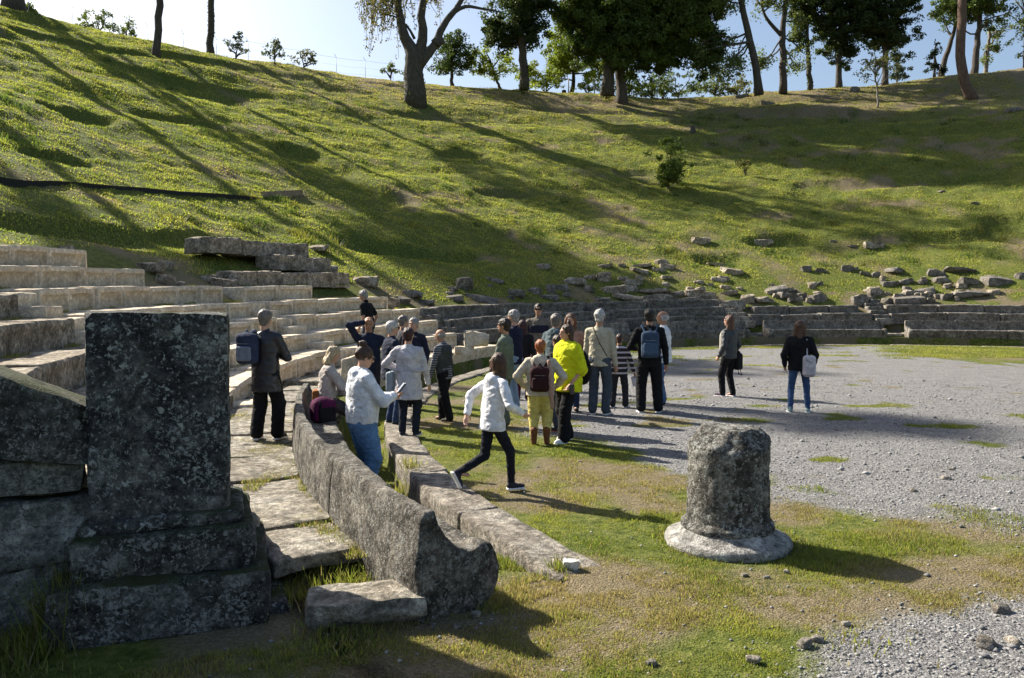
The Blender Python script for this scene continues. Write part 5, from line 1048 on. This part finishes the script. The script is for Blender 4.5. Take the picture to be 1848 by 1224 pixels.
# low hedge-like growth behind the rim
for i, (px, py, rx, ry, Y, c, lab) in enumerate([(175, 32, 30, 17, 72, OG, 'big grey-green bush on the skyline at the far left'), (228, 50, 16, 12, 72, OG, 'small bush right of the big skyline bush'), (425, 74, 15, 13, 74, (.07, .09, .06), 'rounded pale bush on the skyline right of the ivy-clad trunk'), (495, 86, 18, 13, 76, (.06, .08, .05), 'thin straggly bush on the skyline behind the fence'), (548, 100, 24, 8, 78, (.08, .09, .05), 'low straggly bush on the skyline before the forked tree'),
      (50, 14, 9, 5, 70, OG, 'tiny bush beside the corner trunk'), (705, 122, 14, 6, 84, OG, 'low tuft on the skyline left of the forked trunk'), (1180, 148, 40, 18, 90, (.07, .10, .035), 'pale green thicket under the huge oak crown'), (1225, 140, 44, 26, 92, (.06, .09, .04), 'bluish green thicket right under the huge oak crown'), (1330, 152, 30, 14, 90, (.11, .12, .05), 'light brushwood on the skyline behind the slanting pine'), (1135, 142, 34, 20, 88, YG, 'sunlit low bush right behind the two central trunks'), (1290, 138, 30, 24, 90, (.10, .13, .05), 'olive green bush on the skyline left of the slanting pine'), (1062, 146, 22, 14, 90, YG, 'low bush beside the pale fence posts'), (985, 142, 22, 14, 90, YG, 'low yellow-green growth between evergreen and oak')]):
    b = base_at(px, py, Y); b[2] -= .1; tree('bush', lab, b, [(0, 0, 0), (0, 0, .6)], [.08, .04], [pe(b, Y, px, py + ry * .35, rx, ry), pe(b, Y, px - rx * .65, py + ry * .9, rx * .8, ry * .6), pe(b, Y, px + rx * .6, py + ry, rx * .9, ry * .55), pe(b, Y, px + rx * .2, py - ry * .7, rx * .35, ry * .6)], tuple(q * 1.4 for q in c), 5.0, 22, .165, .42, 60 + i, limbs=4, group='bushes on the skyline', cat='bush')
# shrubs on the slope
b = atT(1205, 340); s_ = FPX / b[1]; tree('shrub', 'leafy green shrub standing alone in the middle of the slope', b, [(0, 0, 0), (.05, 0, .4), (.1, 0, 1.2)], [.09, .06, .03], [((-.1, 0, 36 / s_), (42 / s_, 1.3, 36 / s_)), ((.3, 0, 68 / s_), (26 / s_, .8, 24 / s_)), ((-.5, 0, 55 / s_), (22 / s_, .8, 22 / s_))], (.10, .15, .035), 30, 46, .12, .30, 81, limbs=14, limb_r=.03, group=None, cat='shrub', shell=.3)
b = atT(1345, 318); s_ = FPX / b[1]; tree('shrub', 'small thin dry shrub right of the leafy one', b, [(0, 0, 0), (.05, 0, .5)], [.05, .02], [((0, 0, 18 / s_), (22 / s_, .5, 18 / s_))], (.09, .10, .03), 8, 22, .11, .28, 82, limbs=12, limb_r=.02, group=None, cat='shrub', shell=.2)

# trees outside the frame on the left rim and slope: their shade falls into the picture
SH = [(-40, 43.7, 11, 2.6, 1.6), (-33, 41.6, 20, 1.3, 1.2), (-39, 56.8, 18.5, 2.6, 3.0), (-49, 73.6, 20, 2.4, 2.6), (-47, 69, 20, 3.2, 3.2), (-50, 12, 14, 4, 3.5), (-42, -4, 13, 4, 3.5)]
for i, (x, y, h, r, rz_) in enumerate(SH):
    b = np.array([x, y, float(terrain(x, y))])
    tree('pine_tree', f'tall pine on the left slope outside the view, {ORD[i]} of its row', b, [(0, 0, 0), (.3, 0, h * .4), (0, .3, h * .75), (0, 0, h)], [.45, .38, .3, .12], [((0, 0, h), (r, r, rz_ * .8))], OG, 3.2, 40, .36, .6, 100 + i, limbs=14, flare=1.3, group='pines outside the view')

# ---------------------------------------------------------------- fence along the left rim
def fence():
    xs = [10, 54, 133, 205, 268, 332, 391, 448, 554, 607, 659, 709]; root = None; pts = []
    for x in xs:
        v = ray(x, 100); Y = np.arange(40, 110, .1); r, _ = pol(v[0] * Y, Y); Yk = Y[np.argmax(r > RIM + 3)]; X = v[0] * Yk; pts.append(np.array([X, Yk, float(terrain(X, Yk))]))
    root = empty('fence', pts[0]); tag(root, 'thin wire fence with metal posts running along the left skyline', 'fence'); b = pts[0]; m = mat_plain('fence_metal', (.32, .34, .36), .5, .1, 5, 0)
    for p in pts:
        mb = MB(); mb.tube([p - b - [0, 0, .3], p - b + [0, 0, 2.0]], .022, 6); mb.tube([p - b + [0, 0, 2.0], p - b + [-.2, -.15, 2.3]], .02, 6); mb.build('post', m, root)
    mb = MB()
    for h in (.5, 1.2, 1.95):
        for a, c in zip(pts[:-1], pts[1:]): mid = (a + c) / 2 - b; mid[2] += h - .06; mb.tube([a - b + [0, 0, h], mid, c - b + [0, 0, h]], .006 if h < 1.9 else .011, 4)
    mb.build('wire', m, root)
    p2 = empty('fence', (0, 0, 0)); root2 = p2; tag(root2, 'pale fence posts on the skyline under the huge oak', 'fence'); q0 = None
    for x in (1026, 1073):
        v = ray(x, 140); Yk = 88; p = np.array([v[0] * Yk, Yk, float(terrain(v[0] * Yk, Yk))])
        if q0 is None: q0 = p; root2.location = p
        mb = MB(); mb.tube([p - q0 - [0, 0, .3], p - q0 + [0, 0, 1.6]], .07, 6); mb.build('post', mat_plain('concrete_post', (.45, .44, .42), .9, .1), root2)
fence()
# ---------------------------------------------------------------- dark edging board on the left slope
def board():
    P = [atT(x, y) for x, y in ((-60, 322), (0, 331), (90, 336), (180, 342), (270, 349), (360, 355), (470, 360))]
    P = smoothline(P, 40); P[:, 2] = np.convolve(np.pad(terrain(P[:, 0], P[:, 1]), 4, 'edge'), np.ones(9) / 9, 'valid') + .14; root = empty('edging_board', P[0]); tag(root, 'long black edging strip with a plank end across the left slope', 'edging'); b = P[0]
    V = []; n = len(P)
    for i in range(n): 
        for (dy, dz) in ((-.03, -.4), (-.02, .03), (.02, .03), (.03, -.4)): V.append(P[i] - b + [0, dy, dz])
    F = [(i * 4 + j, (i + 1) * 4 + j, (i + 1) * 4 + (j + 1) % 4, i * 4 + (j + 1) % 4) for i in range(n - 1) for j in range(4)] + [(0, 1, 2, 3), tuple((n - 1) * 4 + j for j in (3, 2, 1, 0))]
    mk('strip', rough(V, .02, 1.2, 4), F, mat_plain('black_strip', (.015, .015, .016), .6, .3), root, False)
    a, c = atT(472, 356), atT(546, 352); a[2] += .10; c[2] += .10; mb = MB(); d = c - a; L = np.linalg.norm(d); ang = math.atan2(d[1], d[0])
    R = rotm(ang, 0, -math.asin(d[2] / L)); mb.box((a + c) / 2 - b, (L / 2, .03, .14), R); mb.build('plank', mat_plain('weathered_plank', (.26, .20, .14), .9, .3, 4), root, smooth=False)
board()
# tree stump dots on the slope
for i, (px, py, s_, lab) in enumerate([(1018, 162, .5, 'dark tree stump near the foot of the dark evergreen'), (1250, 238, .45, 'dark stump in the shade of the middle slope'), (1196, 158, .3, 'small stump on the rim right of the oak')]):
    b = atT(px, py); V, F = lathe(resample([(0, -.2), (s_ * .7, -.2), (s_ * .5, .1), (s_ * .42, s_), (0, s_ * 1.1)], .12, False), 16); V = rough(V, .08, .3, i); tag(mk('tree_stump', V, F, M_bark, loc=b), lab, 'tree stump')

# ---------------------------------------------------------------- grass blades
def blades(X, Y, Z, h, wd, col, seed, lean=.5):
    rn = np.random.default_rng(seed); n = len(X); a = rn.random(n) * 6.283; l = rn.random(n) * lean; b = rn.random(n) * 6.283
    B = np.stack([X, Y, Z - .01], 1); w_ = np.stack([np.cos(a), np.sin(a), np.zeros(n)], 1) * wd[:, None] / 2
    T = B + np.stack([np.cos(b) * l * h, np.sin(b) * l * h, h], 1)
    M1 = (B + T) / 2 + np.stack([np.zeros(n), np.zeros(n), h * .08], 1)
    V = np.stack([B - w_, B + w_, M1 + w_ * .8, T, M1 - w_ * .8], 1)
    V = np.stack([B - w_, B + w_, T + w_ * .12, T - w_ * .12], 1).reshape(-1, 3); F = np.arange(4 * n).reshape(-1, 4)
    return V, F, np.repeat(col, 4, 0)
def gcol(X, Y, dry, rn, bright=1.0):
    n = len(X); g1_ = np.array([.125, .175, .036]); g2_ = np.array([.32, .335, .08]); d1 = np.array([.36, .30, .16])
    t = np.clip(.5 + .5 * vn(X / .8, Y / .8, seed=41) + rn.normal(size=n) * .25, 0, 1)[:, None]; c = g1_ * (1 - t) + g2_ * t
    dd = (rn.random(n) < dry * .95 + .1)[:, None]; c = np.where(dd, d1 * rn.uniform(.5, 1.1, (n, 1)), c); return c * rn.uniform(.7, 1.3, (n, 1)) * bright
def near_grass():
    rn = np.random.default_rng(3); N = 1100000
    th = rn.uniform(-.72, .72, N); Yd = 3.3 * (15 / 3.3) ** rn.random(N) ; X = th * Yd; Y = Yd
    r, p = pol(X, Y); R = Rf(p); g = gravel_mask(X, Y); d = dry_mask(X, Y)
    ok = ((r < R - .46) | (p > 215.2) | ((r > R) & (r < R + .7) & (p < 215)))
    ok &= (p > 150) & ~((p < 215) & (r > R + .7) & (r < 24)) & ~((r > 20.2) & (p < 213))
    clump = .5 + .5 * (vn(X / .35, Y / .35, seed=51) * .7 + vn(X / .09, Y / .09, seed=52) * .5)
    ok &= rn.random(N) < np.clip((1 - g * 1.05) * (1 - .1 * d) * (.2 + 1.3 * sst(.3, .75, clump)), .0, 1) * np.clip(.35 + .65 * (Yd / 6), 0, 1)
    ok &= ~((np.hypot(X - 1.82, Y - 6.62) < .52)) & ~((np.abs(X + 2.13) < .75) & (np.abs(Y - 5.1) < .65))
    X, Y, d, clump = X[ok], Y[ok], d[ok], clump[ok]; r, p = pol(X, Y); n = len(X); print('near blades', n)
    h = (.012 + .045 * clump ** 2 * rn.random(n) + .02 * (vn(X / .6, Y / .6, seed=53) > .4) * rn.random(n)) * (1 + .9 * ((r > Rf(p)) & (p < 216))); wd = .0035 + .004 * rn.random(n) + .0006 * Y
    V, F, c = blades(X, Y, terrain(X, Y), h, wd, gcol(X, Y, d, rn, .9), 5, .9); tag(mk('grass', V, F, M_grass, None, False, col=c), 'short patchy grass round the orchestra and in the foreground', 'grass', kind='stuff')
    # taller weeds at stone feet
    cs = [(-1.25, 5.75, .35, 380, .16), (-1.0, 5.5, .3, 260, .13), (-3.0, 4.3, .45, 1500, .11), (-2.72, 4.45, .2, 700, .18), (-3.3, 4.0, .5, 800, .09), (-2.6, 3.9, .6, 600, .06), (-1.0, 4.55, .3, 260, .09), (-.15, 5.1, .15, 120, .08), (.35, 5.85, .12, 160, .1), (-1.85, 8.9, .18, 120, .2), (-1.3, 9.3, .22, 260, .2), (-1.55, 7.2, .15, 70, .1),
          (-5.0, 8.2, .3, 200, .12), (-4.6, 8.9, .3, 200, .1), (1.3, 6.3, .15, 80, .06), (2.35, 6.4, .2, 120, .06), (-2.0, 3.7, .5, 400, .05), (.7, 4.2, .4, 260, .05), (1.0, 3.9, .3, 200, .06), (4.4, 6.9, .6, 600, .06), (2.0, 4.6, .3, 120, .06), (-2.62, 4.62, .12, 500, .5), (-1.35, 5.6, .5, 900, .09), (-1.2, 5.35, .35, 500, .12)]
    cs += [(1.82 + .56 * math.cos(q), 6.62 + .56 * math.sin(q), .10, 60 + 50 * (q % 1 > .4), .05) for q in np.arange(0, 6.28, .33)]
    Xs, Ys, Hs = [], [], []
    for (cx, cy, rr, n, hh) in cs: Xs.append(cx + rn.normal(size=n) * rr * .5); Ys.append(cy + rn.normal(size=n) * rr * .5); Hs.append(hh * rn.uniform(.35, 1, n))
    X, Y, H_ = map(np.concatenate, (Xs, Ys, Hs)); n = len(X); p_ = pol(X, Y)
    z = terrain(X, Y); z = np.where((p_[1] < PW) & (p_[0] > 20.4) & (Y < 6), 0, z)
    V, F, c = blades(X, Y, z, H_, .008 + .008 * rn.random(n), gcol(X, Y, np.full(n, .15), rn, .8), 6, .8); tag(mk('weeds', V, F, M_grass, None, False, col=c), 'taller green weeds at the feet of walls, benches and pedestal', 'weeds', kind='stuff')
near_grass()
def hill_grass():
    rn = np.random.default_rng(8); N = 1900000
    p = rn.uniform(62, 205, N); r = 22.6 + (74 - 22.6) * rn.random(N) ** .8; X, Y = CX + r * np.cos(np.radians(p)), CY + r * np.sin(np.radians(p))
    vis = (np.abs(X / Y) < .70) & (Y > 6); X, Y, p, r = X[vis], Y[vis], p[vis], r[vis]
    lim = np.interp(p, [60, 120, 123, 147, 148, 166, 168, 188, 189, 206], [23.0, 23.4, 23.6, 23.6, 25.0, 25.4, 27, 26.5, 24.6, 24.6])
    ok = r > lim; d = dry_mask(X, Y); cl = .5 + .5 * (vn(X / .9, Y / .9, seed=61) * .6 + vn(X / .3, Y / .3, seed=62) * .5)
    ok &= rn.random(len(X)) < (.3 + .9 * sst(.3, .8, cl)) * (1 - .75 * d); X, Y, d, cl, r = X[ok], Y[ok], d[ok], cl[ok], r[ok]; n = len(X); print('hill blades', n)
    h = (.04 + .08 * cl * rn.random(n)) * (.8 + .006 * (r - 20)); wd = .018 + .022 * rn.random(n) + .0005 * Y
    V, F, c = blades(X, Y, terrain(X, Y), h, wd, gcol(X, Y, d, rn, 1.1), 9, 1.0); tag(mk('slope_grass', V, F, M_grass, None, False, col=c), 'rough green grass covering the whole theatre slope', 'grass', kind='stuff')
    # tread grass between seat rows
    N = 60000; p = rn.uniform(100, 212, N); k = rn.integers(0, 5, N); rr = row0(p) + .8 * k + .66 + .14 * rn.random(N); X, Y = CX + rr * np.cos(np.radians(p)), CY + rr * np.sin(np.radians(p)); ok = (vn(X / .5, Y / .5, seed=71) > .25) & ((p > 148) | (k < 3)); X, Y, p, k = X[ok], Y[ok], p[ok], k[ok]
    n = len(X); V, F, c = blades(X, Y, rowz(p, k) - .01, .02 + .05 * rn.random(n), .012 + .01 * rn.random(n), gcol(X, Y, np.full(n, .3), rn), 10, .9); tag(mk('tread_grass', V, F, M_grass, None, False, col=c), 'thin grass tufts growing along the seat row joints', 'grass', kind='stuff')
hill_grass()
def weeds_on_slope():
    rn = np.random.default_rng(18); n0 = 900; p = rn.uniform(66, 200, n0); r = rn.uniform(27, 72, n0); X, Y = CX + r * np.cos(np.radians(p)), CY + r * np.sin(np.radians(p)); ok = (np.abs(X / Y) < .7) & (Y > 8) & (vn(X / 5, Y / 5, seed=91) > -.1); X, Y = X[ok], Y[ok]
    s = rn.uniform(.12, .4, len(X)); M = 70; XX = np.repeat(X, M) + rn.normal(size=len(X) * M) * np.repeat(s, M); YY = np.repeat(Y, M) + rn.normal(size=len(X) * M) * np.repeat(s, M); n = len(XX)
    c = np.array([[.075, .115, .03]]) * np.repeat(rn.uniform(.6, 1.5, len(X)), M)[:, None] * (1 + np.repeat(rn.random(len(X)) < .25, M)[:, None] * np.array([[1.0, .3, .2]]))
    V, F, c = blades(XX, YY, terrain(XX, YY), np.repeat(s, M) * rn.uniform(.3, .9, n), .03 + .03 * rn.random(n), c, 19, 1.0); tag(mk('slope_weeds', V, F, M_grass, None, False, col=c), 'darker weed clumps and dry stalks dotted over the slope', 'weeds', kind='stuff')
weeds_on_slope()
def far_strip():
    rn = np.random.default_rng(14); N = 160000; p = rn.uniform(62, 152, N); r = 17.9 * np.sqrt(rn.random(N)); r = Rf(p) * np.sqrt(rn.uniform(.35, 1, N)); X, Y = CX + r * np.cos(np.radians(p)), CY + r * np.sin(np.radians(p))
    ok = (rn.random(N) < (1 - gravel_mask(X, Y)) * .9 + .004) & (r < Rf(p) - .45); X, Y = X[ok], Y[ok]; n = len(X)
    V, F, c = blades(X, Y, terrain(X, Y), .02 + .05 * rn.random(n), .015 + .015 * rn.random(n), gcol(X, Y, np.full(n, .1), rn, 1.0), 15, .9); tag(mk('far_grass', V, F, M_grass, None, False, col=c), 'thin green grass strip along the far edge of the orchestra', 'grass', kind='stuff')
far_strip()
def joint_grass():
    rn = np.random.default_rng(16); N = 26000; p = rn.uniform(188, 213.5, N); t = rn.random(N); r = Rf(p) + 1.26 + t * (row0(p) - Rf(p) - 1.3); X, Y = CX + r * np.cos(np.radians(p)), CY + r * np.sin(np.radians(p))
    ok = (vn(X / .28, Y / .28, seed=81) > .38) | ((t < .08) & (rn.random(N) < .4)); X, Y, p = X[ok], Y[ok], p[ok]; n = len(X)
    V, F, c = blades(X, Y, walkz(p) - .01, .015 + .035 * rn.random(n), .006 + .004 * rn.random(n), gcol(X, Y, np.full(n, .5), rn, .8), 17, 1.0); tag(mk('paving_grass', V, F, M_grass, None, False, col=c), 'sparse grass and straw on the worn paving slabs', 'grass', kind='stuff')
joint_grass()
def pebbles():
    rn = np.random.default_rng(12); N = 30000; th = rn.uniform(-.7, .7, N); Y = 3.4 * (20 / 3.4) ** rn.random(N); X = th * Y; r, p = pol(X, Y)
    g = gravel_mask(X, Y); ok = (r < Rf(p) - .5) | (p > 215); ok &= rn.random(N) < g * .9 + .05; ok &= (p > 150) & (np.hypot(X - 1.82, Y - 6.62) > .55); X, Y = X[ok], Y[ok]; n = len(X)
    s = .006 + .012 * rn.random(n) ** 2 + .02 * (rn.random(n) < .008) ; s = s * (.75 + Y * .05)
    T = np.array([[1, 0, 0], [-1, 0, 0], [0, 1, 0], [0, -1, 0], [0, 0, .6], [0, 0, -.6]], float); FT = np.array([[0, 2, 4], [2, 1, 4], [1, 3, 4], [3, 0, 4], [2, 0, 5], [1, 2, 5], [3, 1, 5], [0, 3, 5]])
    a = rn.random(n) * 6.283; J = T[None] * rn.uniform(.6, 1.3, (n, 6, 1)) * s[:, None, None]; ca, sa = np.cos(a)[:, None], np.sin(a)[:, None]
    V = np.stack([J[..., 0] * ca - J[..., 1] * sa, J[..., 0] * sa + J[..., 1] * ca, J[..., 2]], -1) + np.stack([X, Y, terrain(X, Y) + s * .25], 1)[:, None]
    F = (FT[None] + 6 * np.arange(n)[:, None, None]).reshape(-1, 3); col = np.repeat(np.array([[.25, .248, .25]]) * rn.uniform(.5, 1.35, (n, 1)), 6, 0)
    m, nt, b_ = newmat('gravel'); at_ = nd(nt, 'ShaderNodeAttribute', attribute_name='Col'); nt.links.new(at_.outputs[0], b_.inputs['Base Color']); b_.inputs['Roughness'].default_value = .9
    tag(mk('gravel', V.reshape(-1, 3), F, m, None, False, col=col), 'loose grey gravel and pebbles over the orchestra floor', 'gravel', kind='stuff')
pebbles()
